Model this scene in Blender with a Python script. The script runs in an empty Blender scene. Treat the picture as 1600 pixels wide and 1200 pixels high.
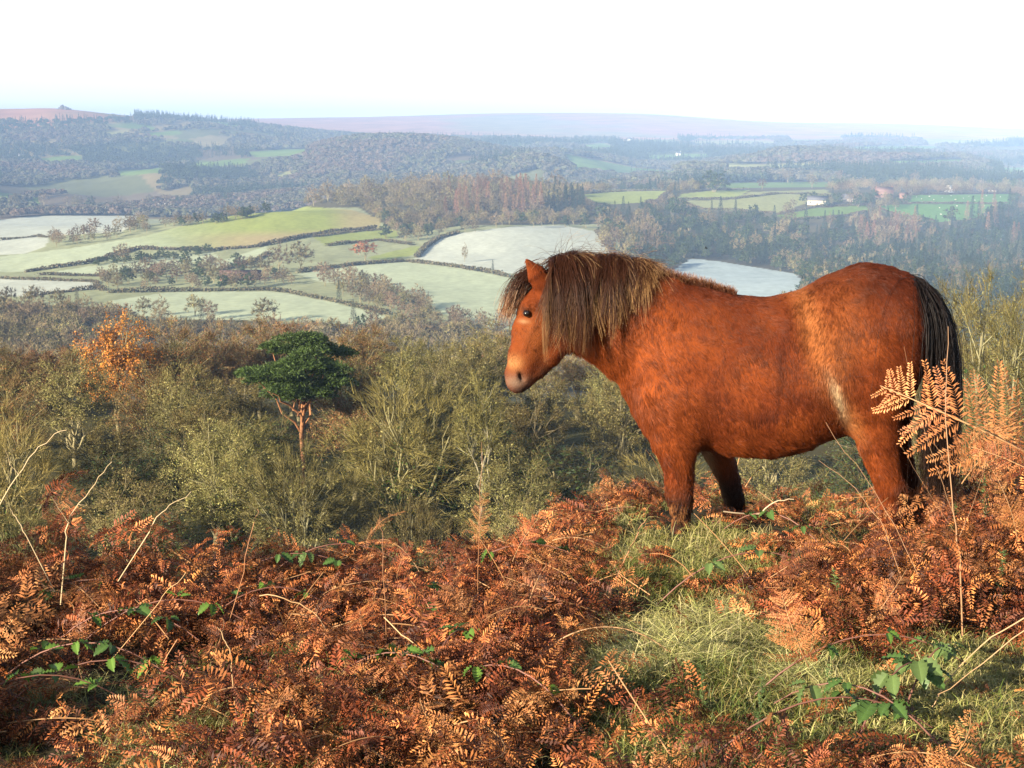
import bpy, math, random
import numpy as np
from mathutils import Vector, Matrix, Euler

R = math.radians
rng = np.random.default_rng(7)
random.seed(7)
scene = bpy.context.scene
COL = scene.collection

# ------------------------------------------------------------------ camera
F_PX = 2200.0                       # focal length in pixels of the 1600 x 1200 photograph
PITCH = math.atan(400.0 / F_PX)     # eye level lies 400 px above the centre of the picture
CZ = 1.83
cam_d = bpy.data.cameras.new('camera')
cam = bpy.data.objects.new('camera', cam_d)
COL.objects.link(cam)
cam.location = (0, 0, CZ)
cam.rotation_euler = (math.pi / 2 - PITCH, 0, 0)
cam_d.sensor_width = 36.0
cam_d.lens = F_PX / 1600.0 * 36.0
cam_d.clip_start = 0.05
cam_d.clip_end = 60000.0
scene.camera = cam

# ------------------------------------------------------------------ sky, sun, exposure
SUN_EL = R(19.0)
SUN_TO = Vector((-0.70, -0.71, 0.0)).normalized()          # horizontal direction towards the sun
SUN_DIR = Vector((SUN_TO.x * math.cos(SUN_EL), SUN_TO.y * math.cos(SUN_EL), math.sin(SUN_EL)))
CLOUD_DEPTH = 0.075
world = bpy.data.worlds.new('World')
scene.world = world
world.use_nodes = True
wn, wl = world.node_tree.nodes, world.node_tree.links
wn.clear()
w_out = wn.new('ShaderNodeOutputWorld')
w_bg = wn.new('ShaderNodeBackground')
sky = wn.new('ShaderNodeTexSky')
sky.sky_type = 'NISHITA'
sky.sun_disc = False
sky.sun_elevation = SUN_EL
sky.sun_rotation = math.atan2(SUN_TO.x, SUN_TO.y)
sky.altitude = 300
sky.air_density = 1.0
sky.dust_density = 1.0
sky.ozone_density = 1.0
# thin high winter cloud: one even layer, so it thickens to white towards the horizon all round
w_tc = wn.new('ShaderNodeTexCoord')
w_sep = wn.new('ShaderNodeSeparateXYZ'); wl.new(w_tc.outputs['Generated'], w_sep.inputs[0])
def wmath(op, a, b=None):
    n = wn.new('ShaderNodeMath'); n.operation = op
    for k, q in enumerate((a, b)):
        if q is None: continue
        if isinstance(q, (int, float)): n.inputs[k].default_value = q
        else: wl.new(q, n.inputs[k])
    return n.outputs[0]
w_map = wn.new('ShaderNodeMapping'); w_map.inputs['Scale'].default_value = (1.2, 1.2, 9.0)
w_nz = wn.new('ShaderNodeTexNoise'); w_nz.inputs['Scale'].default_value = 1.6; w_nz.inputs['Detail'].default_value = 5
wl.new(w_tc.outputs['Generated'], w_map.inputs['Vector']); wl.new(w_map.outputs['Vector'], w_nz.inputs['Vector'])
w_path = wmath('DIVIDE', CLOUD_DEPTH, wmath('MAXIMUM', w_sep.outputs['Z'], 0.02))
w_path = wmath('MULTIPLY', w_path, wmath('ADD', wmath('MULTIPLY', w_nz.outputs['Fac'], 1.6), 0.2))
w_fac = wmath('SUBTRACT', 1.0, wmath('POWER', 2.718, wmath('MULTIPLY', w_path, -1.0)))
w_mix = wn.new('ShaderNodeMix'); w_mix.data_type = 'RGBA'
w_mix.inputs['B'].default_value = (9.7, 10.0, 10.2, 1)
wl.new(w_fac, w_mix.inputs['Factor'])
wl.new(sky.outputs['Color'], w_mix.inputs['A'])
wl.new(w_mix.outputs['Result'], w_bg.inputs['Color'])
w_bg.inputs['Strength'].default_value = 0.05
wl.new(w_bg.outputs['Background'], w_out.inputs['Surface'])

sun_d = bpy.data.lights.new('sun', 'SUN')
sun_d.energy = 5.0
sun_d.angle = R(0.5)
sun_d.color = (1.0, 0.86, 0.66)
sun = bpy.data.objects.new('sun', sun_d)
COL.objects.link(sun)
sun.rotation_euler = SUN_DIR.to_track_quat('Z', 'Y').to_euler()

scene.view_settings.view_transform = 'Standard'
scene.view_settings.look = 'None'
scene.view_settings.exposure = 1.5
scene.view_settings.gamma = 1.0
scene.view_settings.use_curve_mapping = False
scene.render.engine = 'CYCLES'
scene.cycles.max_bounces = 5
scene.cycles.diffuse_bounces = 1
scene.cycles.glossy_bounces = 2
scene.cycles.transmission_bounces = 3
scene.cycles.transparent_max_bounces = 6
scene.cycles.volume_bounces = 0
scene.cycles.use_denoising = True
scene.cycles_curves.shape = 'RIBBONS'

# ------------------------------------------------------------------ picture <-> place
CP, SP = math.cos(PITCH), math.sin(PITCH)

def ray(u, v):
    a = (np.asarray(u, float) - 800.0) / F_PX
    b = (600.0 - np.asarray(v, float)) / F_PX
    return a, CP + b * SP, -SP + b * CP

def at(u, v, Y):
    """the point at depth Y that is seen at pixel (u, v)"""
    x, y, z = ray(u, v)
    k = Y / y
    return x * k, np.zeros_like(x * k) + Y, CZ + z * k

def pix(x, y, z):
    z = np.asarray(z, float) - CZ
    d = y * CP - z * SP
    up = y * SP + z * CP
    return 800.0 + F_PX * x / d, 600.0 - F_PX * up / d

def inside(poly, u, v):
    u = np.asarray(u, float); v = np.asarray(v, float)
    res = np.zeros(u.shape, bool)
    n = len(poly)
    for i in range(n):
        x0, y0 = poly[i]; x1, y1 = poly[(i + 1) % n]
        if y0 == y1:
            continue
        c = (y0 > v) != (y1 > v)
        res ^= c & (u < (x1 - x0) * (v - y0) / (y1 - y0) + x0)
    return res

def sstep(a, b, x):
    t = np.clip((np.asarray(x, float) - a) / (b - a), 0, 1)
    return t * t * (3 - 2 * t)

# value noise, vectorised
def _hash(ix, iy, iz, s):
    h = (ix.astype(np.int64) * 374761393 + iy.astype(np.int64) * 668265263 + iz.astype(np.int64) * 2147483647 + s * 974634777)
    h = (h ^ (h >> 13)) * 1274126177
    h = h ^ (h >> 16)
    return (h & 0xffffff) / float(0xffffff)

def vnoise(x, y, z=0.0, seed=0):
    x, y, z = np.broadcast_arrays(np.asarray(x, float), np.asarray(y, float), np.asarray(z, float))
    ix, iy, iz = np.floor(x), np.floor(y), np.floor(z)
    fx, fy, fz = x - ix, y - iy, z - iz
    fx = fx * fx * (3 - 2 * fx); fy = fy * fy * (3 - 2 * fy); fz = fz * fz * (3 - 2 * fz)
    r = 0
    for dx in (0, 1):
        wx = fx if dx else 1 - fx
        for dy in (0, 1):
            wy = fy if dy else 1 - fy
            for dz in (0, 1):
                wz = fz if dz else 1 - fz
                r = r + wx * wy * wz * _hash(ix + dx, iy + dy, iz + dz, seed)
    return r

def fbm(x, y, z=0.0, seed=0, oct=4):
    r, a, t = 0, 1.0, 0
    for o in range(oct):
        r = r + a * vnoise(np.asarray(x) * 2 ** o, np.asarray(y) * 2 ** o, np.asarray(z) * 2 ** o, seed + o)
        t += a; a *= 0.5
    return r / t

# ------------------------------------------------------------------ mesh helpers
def mesh(name, V, F, col=None, smooth=False, mats=(), mat_idx=None):
    """V (n,3); F (m,3) or (m,4) array, or a list of both kinds; col (n,3) vertex colours"""
    Fs = F if isinstance(F, (list, tuple)) else [F]
    Fs = [np.asarray(f, np.int32) for f in Fs if len(f)]
    V = np.asarray(V, np.float32)
    me = bpy.data.meshes.new(name)
    me.vertices.add(len(V))
    me.vertices.foreach_set('co', V.ravel())
    loops = np.concatenate([f.ravel() for f in Fs])
    counts = np.concatenate([np.full(len(f), f.shape[1], np.int32) for f in Fs])
    me.loops.add(len(loops))
    me.loops.foreach_set('vertex_index', loops)
    me.polygons.add(len(counts))
    starts = np.concatenate([[0], np.cumsum(counts)[:-1]]).astype(np.int32)
    me.polygons.foreach_set('loop_start', starts)
    me.polygons.foreach_set('loop_total', counts)
    if smooth:
        me.polygons.foreach_set('use_smooth', np.ones(len(counts), bool))
    for m in mats:
        me.materials.append(m)
    if mat_idx is not None:
        me.polygons.foreach_set('material_index', np.asarray(mat_idx, np.int32))
    me.update(calc_edges=True)
    if col is not None:
        a = me.color_attributes.new('col', 'FLOAT_COLOR', 'POINT')
        c = np.ones((len(V), 4), np.float32); c[:, :3] = col
        a.data.foreach_set('color', c.ravel())
    return me

def obj(name, me, parent=None, loc=(0, 0, 0)):
    o = bpy.data.objects.new(name, me)
    COL.objects.link(o)
    o.location = loc
    if parent is not None:
        o.parent = parent
    return o

def empty(name, loc=(0, 0, 0)):
    o = bpy.data.objects.new(name, None)
    COL.objects.link(o)
    o.location = loc
    o.empty_display_size = 0.2
    return o

def tag(o, label=None, cat=None, group=None, kind=None):
    if label: o['label'] = label
    if cat: o['category'] = cat
    if group: o['group'] = group
    if kind: o['kind'] = kind
    return o

def copy_tree(root, children):
    r = root.copy(); COL.objects.link(r)
    for ch in children:
        c = ch.copy(); COL.objects.link(c); c.parent = r
    return r

class MB:
    """collects tubes, blades and leaf faces into one mesh"""
    def __init__(s):
        s.v, s.f3, s.f4, s.c, s.n = [], [], [], [], 0
    def add(s, V, F, col):
        V = np.asarray(V, float).reshape(-1, 3)
        F = np.asarray(F, np.int64)
        (s.f3 if F.shape[1] == 3 else s.f4).append(F + s.n)
        s.v.append(V)
        c = np.asarray(col, float)
        s.c.append(np.broadcast_to(c, V.shape).copy() if c.ndim == 1 else c)
        s.n += len(V)
    def tube(s, P, r, col, sides=5):
        P = np.asarray(P, float); n = len(P)
        r = np.broadcast_to(np.asarray(r, float), (n,))
        T = np.gradient(P, axis=0); T /= np.linalg.norm(T, axis=1, keepdims=True) + 1e-9
        ref = np.where(np.abs(T[:, 2:3]) > 0.9, np.array([[1., 0, 0]]), np.array([[0, 0, 1.]]))
        A = np.cross(T, ref); A /= np.linalg.norm(A, axis=1, keepdims=True) + 1e-9
        B = np.cross(T, A)
        th = np.arange(sides) / sides * 2 * math.pi
        V = P[:, None] + r[:, None, None] * (np.cos(th)[None, :, None] * A[:, None] + np.sin(th)[None, :, None] * B[:, None])
        i = np.arange(n - 1)[:, None] * sides; j = np.arange(sides)[None]
        k = (j + 1) % sides
        F = np.stack([i + j, i + k, i + sides + k, i + sides + j], -1).reshape(-1, 4)
        c = np.asarray(col, float)
        if c.ndim == 2:
            c = np.repeat(c, sides, axis=0)
        s.add(V.reshape(-1, 3), F, c)
    def tris(s, A, B, C, col):
        n = len(A)
        V = np.stack([A, B, C], 1).reshape(-1, 3)
        c = np.asarray(col, float)
        if c.ndim == 2: c = np.repeat(c, 3, axis=0)
        s.add(V, np.arange(3 * n).reshape(n, 3), c)
    def quads(s, A, B, C, D, col):
        n = len(A)
        V = np.stack([A, B, C, D], 1).reshape(-1, 3)
        c = np.asarray(col, float)
        if c.ndim == 2: c = np.repeat(c, 4, axis=0)
        s.add(V, np.arange(4 * n).reshape(n, 4), c)
    def build(s, name, mats, smooth=False):
        F = []
        if s.f3: F.append(np.concatenate(s.f3))
        if s.f4: F.append(np.concatenate(s.f4))
        return mesh(name, np.concatenate(s.v), F, np.concatenate(s.c), smooth, mats)

def unit(a):
    return a / (np.linalg.norm(a, axis=-1, keepdims=True) + 1e-9)

# ------------------------------------------------------------------ materials
def new_mat(name):
    m = bpy.data.materials.new(name); m.use_nodes = True
    nt = m.node_tree; nt.nodes.clear()
    out = nt.nodes.new('ShaderNodeOutputMaterial')
    return m, nt.nodes, nt.links, out

def ramp(nodes, stops):
    r = nodes.new('ShaderNodeValToRGB')
    e = r.color_ramp.elements
    while len(e) < len(stops): e.new(0.5)
    for k, (p, c) in enumerate(stops):
        e[k].position = p; e[k].color = (*c, 1)
    return r

def mat_attr(name, rough=0.8, trans=0.0, vary=0.0, hue=0.0, spec=0.25, noise=None, tint=None, bump=None):
    """vertex colour 'col', varied per object, with leaf translucency; noise = (scale, amount)"""
    m, N, L, out = new_mat(name)
    at_ = N.new('ShaderNodeAttribute'); at_.attribute_name = 'col'
    c = at_.outputs['Color']
    if vary or hue:
        oi = N.new('ShaderNodeObjectInfo')
        hs = N.new('ShaderNodeHueSaturation')
        mr = N.new('ShaderNodeMapRange')
        mr.inputs['To Min'].default_value = 1 - vary; mr.inputs['To Max'].default_value = 1 + vary
        L.new(oi.outputs['Random'], mr.inputs['Value'])
        L.new(mr.outputs['Result'], hs.inputs['Value'])
        m2 = N.new('ShaderNodeMath'); m2.operation = 'MULTIPLY'; m2.inputs[1].default_value = 7.31
        m3 = N.new('ShaderNodeMath'); m3.operation = 'FRACT'
        mr2 = N.new('ShaderNodeMapRange')
        mr2.inputs['To Min'].default_value = 0.5 - hue; mr2.inputs['To Max'].default_value = 0.5 + hue
        L.new(oi.outputs['Random'], m2.inputs[0]); L.new(m2.outputs[0], m3.inputs[0])
        L.new(m3.outputs[0], mr2.inputs['Value']); L.new(mr2.outputs['Result'], hs.inputs['Hue'])
        L.new(c, hs.inputs['Color'])
        c = hs.outputs['Color']
    if noise:
        tc = N.new('ShaderNodeTexCoord')
        nz = N.new('ShaderNodeTexNoise'); nz.inputs['Scale'].default_value = noise[0]; nz.inputs['Detail'].default_value = 6
        L.new(tc.outputs['Object'], nz.inputs['Vector'])
        mr = N.new('ShaderNodeMapRange')
        mr.inputs['From Min'].default_value = 0.3; mr.inputs['From Max'].default_value = 0.7
        mr.inputs['To Min'].default_value = 1 - noise[1]; mr.inputs['To Max'].default_value = 1 + noise[1]
        L.new(nz.outputs['Fac'], mr.inputs['Value'])
        mx = N.new('ShaderNodeMix'); mx.data_type = 'RGBA'; mx.blend_type = 'MULTIPLY'; mx.inputs['Factor'].default_value = 1
        L.new(c, mx.inputs['A']); L.new(mr.outputs['Result'], mx.inputs['B'])
        c = mx.outputs['Result']
    p = N.new('ShaderNodeBsdfPrincipled')
    p.inputs['Roughness'].default_value = rough
    p.inputs['Specular IOR Level'].default_value = spec
    L.new(c, p.inputs['Base Color'])
    if bump:
        tc = N.new('ShaderNodeTexCoord')
        nz = N.new('ShaderNodeTexNoise'); nz.inputs['Scale'].default_value = bump[0]; nz.inputs['Detail'].default_value = 8
        bp = N.new('ShaderNodeBump'); bp.inputs['Strength'].default_value = bump[1]; bp.inputs['Distance'].default_value = bump[2]
        L.new(tc.outputs['Object'], nz.inputs['Vector']); L.new(nz.outputs['Fac'], bp.inputs['Height'])
        L.new(bp.outputs['Normal'], p.inputs['Normal'])
    sh = p.outputs[0]
    if trans:
        t = N.new('ShaderNodeBsdfTranslucent'); L.new(c, t.inputs['Color'])
        ms = N.new('ShaderNodeMixShader'); ms.inputs[0].default_value = trans
        L.new(sh, ms.inputs[1]); L.new(t.outputs[0], ms.inputs[2])
        sh = ms.outputs[0]
    L.new(sh, out.inputs['Surface'])
    return m

M = {}
M['land'] = mat_attr('land', 0.95, spec=0.05, noise=(0.25, 0.12))
M['farland'] = mat_attr('farland', 0.95, spec=0.05, noise=(0.012, 0.15))
M['soil'] = mat_attr('soil', 0.95, spec=0.15, noise=(9, 0.5), bump=(30, 0.8, 0.03))
M['bark'] = mat_attr('bark', 0.9, vary=0.15, spec=0.1)
M['twig'] = mat_attr('twig', 0.9, vary=0.38, hue=0.014, spec=0.08)
M['fartwig'] = mat_attr('fartwig', 0.95, vary=0.14, spec=0.03)
M['leaf'] = mat_attr('leaf', 0.6, vary=0.18, hue=0.012, spec=0.3, trans=0.25)
M['bracken'] = mat_attr('bracken', 0.62, vary=0.48, hue=0.006, spec=0.35, trans=0.1)
M['stalk'] = mat_attr('stalk', 0.5, vary=0.2, spec=0.4)
M['grass'] = mat_attr('grass', 0.5, vary=0.25, hue=0.015, spec=0.4, trans=0.2)
M['bramble'] = mat_attr('bramble', 0.45, vary=0.15, spec=0.35, trans=0.25)
M['masonry'] = mat_attr('masonry', 0.9, spec=0.1, noise=(0.8, 0.2))
M['rock'] = mat_attr('rock', 0.9, spec=0.1, noise=(0.4, 0.3))
# ------------------------------------------------------------------ terrain
# rows: depth in metres -> picture row at which the ground there is seen, for a set of picture columns
UC = np.array([-500., 0, 200, 400, 480, 600, 800, 1000, 1200, 1400, 1600, 2100])
ROWS = [
    (650, [502, 497, 492, 488, 488, 490, 495, 500, 490, 490, 490, 490]),
    (800, [458, 455, 448, 441, 440, 440, 445, 448, 443, 443, 443, 443]),
    (950, [422, 420, 408, 400, 400, 402, 396, 418, 425, 421, 420, 420]),
    (1080, [396, 390, 375, 364, 360, 372, 356, 383, 400, 400, 400, 400]),
    (1180, [380, 376, 355, 332, 326, 342, 347, 360, 375, 380, 385, 388]),
    (1350, [370, 366, 354, 340, 330, 316, 314, 327, 336, 341, 347, 350]),
    (1450, [362, 361, 353, 342, 330, 299, 303, 311, 316, 317, 326, 330]),
    (1550, [357, 356, 352, 345, 336, 294, 298, 299, 299, 301, 309, 312]),
    (1800, [349, 349, 349, 349, 342, 312, 312, 297, 292, 291, 296, 300]),
    (2200, [326, 325, 325, 325, 320, 303, 300, 287, 283, 282, 286, 290]),
    (2700, [292, 290, 286, 282, 276, 266, 262, 271, 268, 266, 269, 272]),
    (3300, [246, 246, 245, 247, 246, 243, 241, 247, 249, 246, 247, 248]),
    (4200, [170, 169, 181, 194, 206, 217, 221, 224, 223, 221, 224, 226]),
    (5000, [184, 184, 197, 206, 210, 212, 213, 213, 213, 213, 219, 222]),
    (7000, [200, 198, 190, 185, 184, 182, 175.5, 176.5, 191.5, 193, 202.5, 206]),
    (8600, [212, 212, 210, 208, 208, 208, 205, 205, 210, 212, 214, 214]),
]
_RY = [9.0, 14.0, 30.0, 60.0, 90.0, 120.0, 150.0, 200.0, 300.0, 480.0]
_RZ = [-1.0, -3.2, -9.5, -18.5, -23.0, -25.5, -27.5, -38.0, -62.0, -84.0]
TY = np.array(_RY + [r[0] for r in ROWS])
TZ = np.zeros((len(TY), len(UC)))
for _i, _z in enumerate(_RZ):
    TZ[_i] = _z
for _i, (_Y, _vs) in enumerate(ROWS):
    TZ[len(_RY) + _i] = at(UC, np.array(_vs, float), _Y)[2]
LTY = np.log(TY)
AC = (UC - 800) / F_PX / 1.005

def _catmull(p0, p1, p2, p3, t):
    m1 = (p2 - p0) * 0.5; m2 = (p3 - p1) * 0.5
    t2, t3 = t * t, t * t * t
    return (2 * t3 - 3 * t2 + 1) * p1 + (t3 - 2 * t2 + t) * m1 + (-2 * t3 + 3 * t2) * p2 + (t3 - t2) * m2

# columns resampled smoothly
_AF = np.linspace(AC[0], AC[-1], 261)
_TZF = np.zeros((len(TY), len(_AF)))
for _i in range(len(TY)):
    f = np.interp(_AF, AC, TZ[_i])
    k = np.ones(11) / 11
    fp = np.pad(f, 5, mode='edge')
    f = np.convolve(fp, k, mode='valid')
    fp = np.pad(f, 5, mode='edge')
    _TZF[_i] = np.convolve(fp, k, mode='valid')

def brow_y(x):
    return 6.25 + 0.12 * np.clip(x, -4, 2.0)

def z_near(x, y):
    b = brow_y(x)
    base = 0.16 - 0.026 * y + 0.03 * np.clip(x, -6, 1.2) - 0.10 * np.clip(x - 1.3, 0, 3) + 0.05 * (fbm(x * 0.9 + 3, y * 0.9, seed=3) - 0.5) * 2
    base = base - 0.09 * np.clip(y - 4.2, 0, 6) * sstep(0.62, 0.1, x)
    d = np.clip(y - b, 0, None)
    drop = np.where(d < 1.0, 0.24 * d * d, 0.24 + 0.48 * (d - 1.0))
    return base - np.minimum(drop, 6.0 + 0.42 * np.clip(d - 14, 0, None))

def z_table(x, y):
    a = np.clip(x / np.maximum(y, 1), _AF[0], _AF[-1])
    fa = (a - _AF[0]) / (_AF[1] - _AF[0])
    ia = np.clip(fa.astype(int), 0, len(_AF) - 2); ta = fa - ia
    ly = np.log(np.clip(y, TY[0], TY[-1]))
    iy = np.clip(np.searchsorted(LTY, ly, side='right') - 1, 0, len(LTY) - 2)
    ty = (ly - LTY[iy]) / (LTY[iy + 1] - LTY[iy])
    def row(i):
        i = np.clip(i, 0, len(LTY) - 1)
        return _TZF[i, ia] * (1 - ta) + _TZF[i, ia + 1] * ta
    # monotone-ish blend of linear and cubic
    p1, p2 = row(iy), row(iy + 1)
    cub = _catmull(row(iy - 1), p1, p2, row(iy + 2), ty)
    lin = p1 * (1 - ty) + p2 * ty
    return 0.5 * cub + 0.5 * lin

BUMPS = [(95, 4200, 9, 60, .05), (830, 2450, 40, 95, .09), (600, 3050, 42, 170, .09), (1010, 2900, -25, 90, .10), (250, 2700, 30, 120, .10), (1250, 2650, 26, 150, .09), (520, 1430, 8, 60, .05), (760, 1440, 10, 90, .05)]
def height(x, y):
    x = np.asarray(x, float); y = np.asarray(y, float)
    x, y = np.broadcast_arrays(x, y)
    zn = z_near(x, y)
    zt = z_table(x, y)
    amp = np.clip(y * 0.0012, 0, 5.0) * sstep(20, 80, y)
    zt = zt + amp * 2 * (fbm(x / np.clip(y, 30, None) * 14 + 5, np.log(np.clip(y, 1, None)) * 9, seed=11) - 0.5) * np.where(y > 4300, 0.35, 1)
    a = x / np.clip(y, 30, None); ly = np.log(np.clip(y, 1, None))
    far = sstep(1900, 2300, y) * sstep(4300, 3700, y)
    zt = zt + far * 2 * (fbm(a * 8 + 2, ly * 6, seed=17, oct=3) - 0.5) * 34
    for bu, by, amp, su, sl in BUMPS:
        zt = zt + amp * np.exp(-(((a - (bu - 800) / 2211) * 2211 / su) ** 2 + ((ly - math.log(by)) / sl) ** 2))
    w = sstep(11, 24, y)
    return zn * (1 - w) + zt * w

def ground_hit(u, v, y0=300.0, y1=8000.0, n=1500):
    """first place where the line of sight through (u, v) meets the land, beyond y0"""
    Y = np.exp(np.linspace(math.log(y0), math.log(y1), n))
    x, y, z = at(np.full(n, float(u)), np.full(n, float(v)), Y)
    below = z <= height(x, Y)
    if not below.any():
        return None
    i = int(np.argmax(below))
    return float(x[i]), float(Y[i]), float(height(x[i], Y[i]))

# --- field colours (surface colours: frosted pasture, green pasture, rough grass, moor, wood floor; one field with painted shade)
FROST = (0.45, 0.48, 0.40); FROST2 = (0.39, 0.44, 0.29); GREEN = (0.13, 0.20, 0.045); LIME = (0.25, 0.29, 0.08)
TAN = (0.36, 0.29, 0.14); OLIVE = (0.24, 0.25, 0.10); BRIGHT = (0.10, 0.20, 0.05)
FIELDS = [
    ([(-60, 350), (60, 337), (150, 333), (212, 333), (215, 347), (190, 362), (90, 368), (-60, 374)], FROST),
    ([(-60, 376), (60, 370), (78, 372), (70, 386), (40, 396), (-60, 402)], FROST),
    ([(-60, 425), (-60, 402), (0, 401), (110, 388), (225, 369), (350, 336), (430, 326), (480, 323), (550, 328), (592, 341), (592, 357), (495, 366), (400, 386), (330, 391), (215, 388), (140, 411), (40, 425)], 'hill'),
    ([(60, 429), (150, 414), (330, 394), (346, 402), (250, 418), (150, 431)], FROST2),
    ([(-60, 437), (0, 435), (150, 441), (152, 451), (60, 460), (40, 463), (-60, 462)], FROST),
    ([(330, 412), (415, 385), (424, 394), (385, 412), (338, 422)], FROST2),
    ([(170, 470), (260, 457), (420, 455), (450, 458), (520, 472), (610, 495), (560, 508), (435, 500), (215, 500)], FROST2),
    ([(465, 428), (560, 415), (635, 409), (720, 418), (800, 434), (860, 440), (860, 520), (725, 510), (665, 470), (600, 442), (500, 441)], FROST2),
    ([(648, 404), (660, 393), (682, 375), (720, 364), (800, 354), (880, 352), (932, 362), (960, 404), (900, 425), (800, 428), (700, 412)], FROST),
    ([(490, 371), (560, 362), (618, 358), (625, 371), (560, 378), (510, 384)], LIME),
    ([(575, 402), (650, 384), (660, 388), (640, 400), (590, 408)], LIME),
    ([(1040, 430), (1080, 404), (1120, 408), (1245, 428), (1260, 452), (1180, 470), (1060, 470)], (.35, .42, .42)),  # blue shade over this frosted field put into its colour
    ([(910, 304), (960, 299), (1046, 298), (1027, 315), (960, 319), (930, 316)], LIME),
    ([(1065, 303), (1110, 298), (1172, 297), (1150, 310), (1055, 312)], LIME),
    ([(1170, 300), (1290, 296), (1300, 304), (1218, 332), (1100, 328), (1060, 314), (1150, 312)], OLIVE),
    ([(1212, 337), (1275, 325), (1357, 321), (1358, 331), (1300, 340), (1230, 344)], GREEN),
    ([(1425, 305), (1580, 303), (1577, 318), (1420, 317)], BRIGHT),
    ([(1362, 322), (1415, 319), (1560, 319), (1525, 341), (1465, 347), (1400, 338)], BRIGHT),
    ([(1130, 286), (1290, 284), (1300, 292), (1120, 294)], GREEN),
    ([(1560, 262), (1700, 262), (1700, 272), (1570, 272)], GREEN),
    # far slopes
    ([(300, 257), (360, 249), (392, 247), (380, 256), (310, 264)], GREEN),
    ([(380, 238), (430, 234), (487, 233), (450, 243), (400, 246)], GREEN),
    ([(296, 217), (330, 211), (362, 213), (352, 228), (315, 232)], (.22, .19, .10)),
    ([(160, 205), (200, 202), (205, 209), (170, 211)], OLIVE),
    ([(225, 208), (275, 204), (290, 209), (240, 214)], GREEN),
    ([(430, 272), (452, 268), (458, 277), (432, 280)], OLIVE),
    ([(60, 247), (125, 243), (130, 251), (70, 255)], GREEN),
    ([(180, 268), (250, 263), (262, 269), (190, 275)], GREEN),
    ([(905, 228), (940, 223), (960, 229), (930, 234)], GREEN),
    ([(960, 216), (1050, 214), (1065, 221), (970, 223)], GREEN),
    ([(1080, 219), (1200, 218), (1215, 224), (1090, 226)], OLIVE),
    ([(1230, 215), (1310, 214), (1320, 220), (1240, 222)], GREEN),
    ([(1330, 230), (1460, 228), (1470, 234), (1340, 236)], GREEN),
    ([(1010, 243), (1100, 240), (1110, 247), (1015, 250)], GREEN),
    ([(1130, 258), (1270, 255), (1290, 262), (1140, 265)], OLIVE),
    ([(1385, 252), (1500, 249), (1510, 255), (1390, 258)], GREEN),
    ([(880, 240), (990, 262), (1060, 268), (1050, 274), (900, 266)], GREEN),
    ([(1440, 216), (1560, 214), (1580, 224), (1450, 226)], OLIVE),
]

OPEN = [(-80, 372), (80, 330), (220, 330), (430, 326), (560, 324), (610, 356), (660, 362), (720, 352), (960, 350), (975, 415), (860, 520), (620, 500), (440, 505), (150, 480), (-80, 470)]
def land_colour(x, y, z):
    u, v = pix(x, y, z)
    n1 = fbm(x / 90, y / 90, seed=21)
    n2 = fbm(x / 7, y / 22, seed=25)
    c = np.zeros(x.shape + (3,))
    wood = np.array([0.085, 0.075, 0.04])
    c[:] = wood * (0.7 + 0.7 * n1)[..., None]
    mid = y > 500
    # pasture grain beyond the valley where nothing else is listed
    wx = 60 * (fbm(x / 300, y / 300, seed=33, oct=2) - .5)
    ci, cj = np.floor((x * .8 + y * .35 + wx) / 190), np.floor((y - x * .4 + wx) / 230)
    hc = _hash(ci, cj, ci * 0, 5)
    pal = np.array([GREEN, (.14, .15, .06), (.22, .18, .09), (.12, .13, .055), (.14, .11, .07), (.10, .13, .045), (.09, .08, .05)])
    past = y > 1900
    c[past] = pal[(hc[past] * 6.999).astype(int)] * (0.85 + 0.3 * n2[past])[..., None]
    open_v = inside(OPEN, u, v) & (y > 560) & (y < 1900)
    c[open_v] = np.array((.27, .29, .16)) * (0.75 + 0.5 * n2[open_v])[..., None]
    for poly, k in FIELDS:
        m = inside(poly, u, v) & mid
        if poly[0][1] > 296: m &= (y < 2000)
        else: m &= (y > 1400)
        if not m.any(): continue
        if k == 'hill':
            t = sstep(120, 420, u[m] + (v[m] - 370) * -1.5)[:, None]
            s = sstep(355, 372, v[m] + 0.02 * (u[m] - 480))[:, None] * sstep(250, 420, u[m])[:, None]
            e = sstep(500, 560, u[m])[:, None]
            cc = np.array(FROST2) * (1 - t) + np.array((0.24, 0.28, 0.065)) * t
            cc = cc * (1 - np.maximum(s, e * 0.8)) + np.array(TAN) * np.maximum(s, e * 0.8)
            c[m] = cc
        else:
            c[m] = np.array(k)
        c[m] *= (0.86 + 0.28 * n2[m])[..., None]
    # open moor
    mo = sstep(4200, 4900, y + 500 * (n1 - 0.5))
    tor = (y > 3650) * sstep(230, 120, u + 120 * (n1 - .5)) * (y < 4500)
    mo = np.maximum(mo, tor)[..., None]
    moorc = np.array([0.34, 0.17, 0.11]) * (0.75 + 0.5 * n1)[..., None]
    gr = sstep(0.55, 0.7, fbm(x / 700, y / 900, seed=41))[..., None]
    moorc = moorc * (1 - gr) + np.array([0.24, 0.20, 0.11]) * gr
    c = c * (1 - mo) + moorc * mo
    return c

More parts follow.
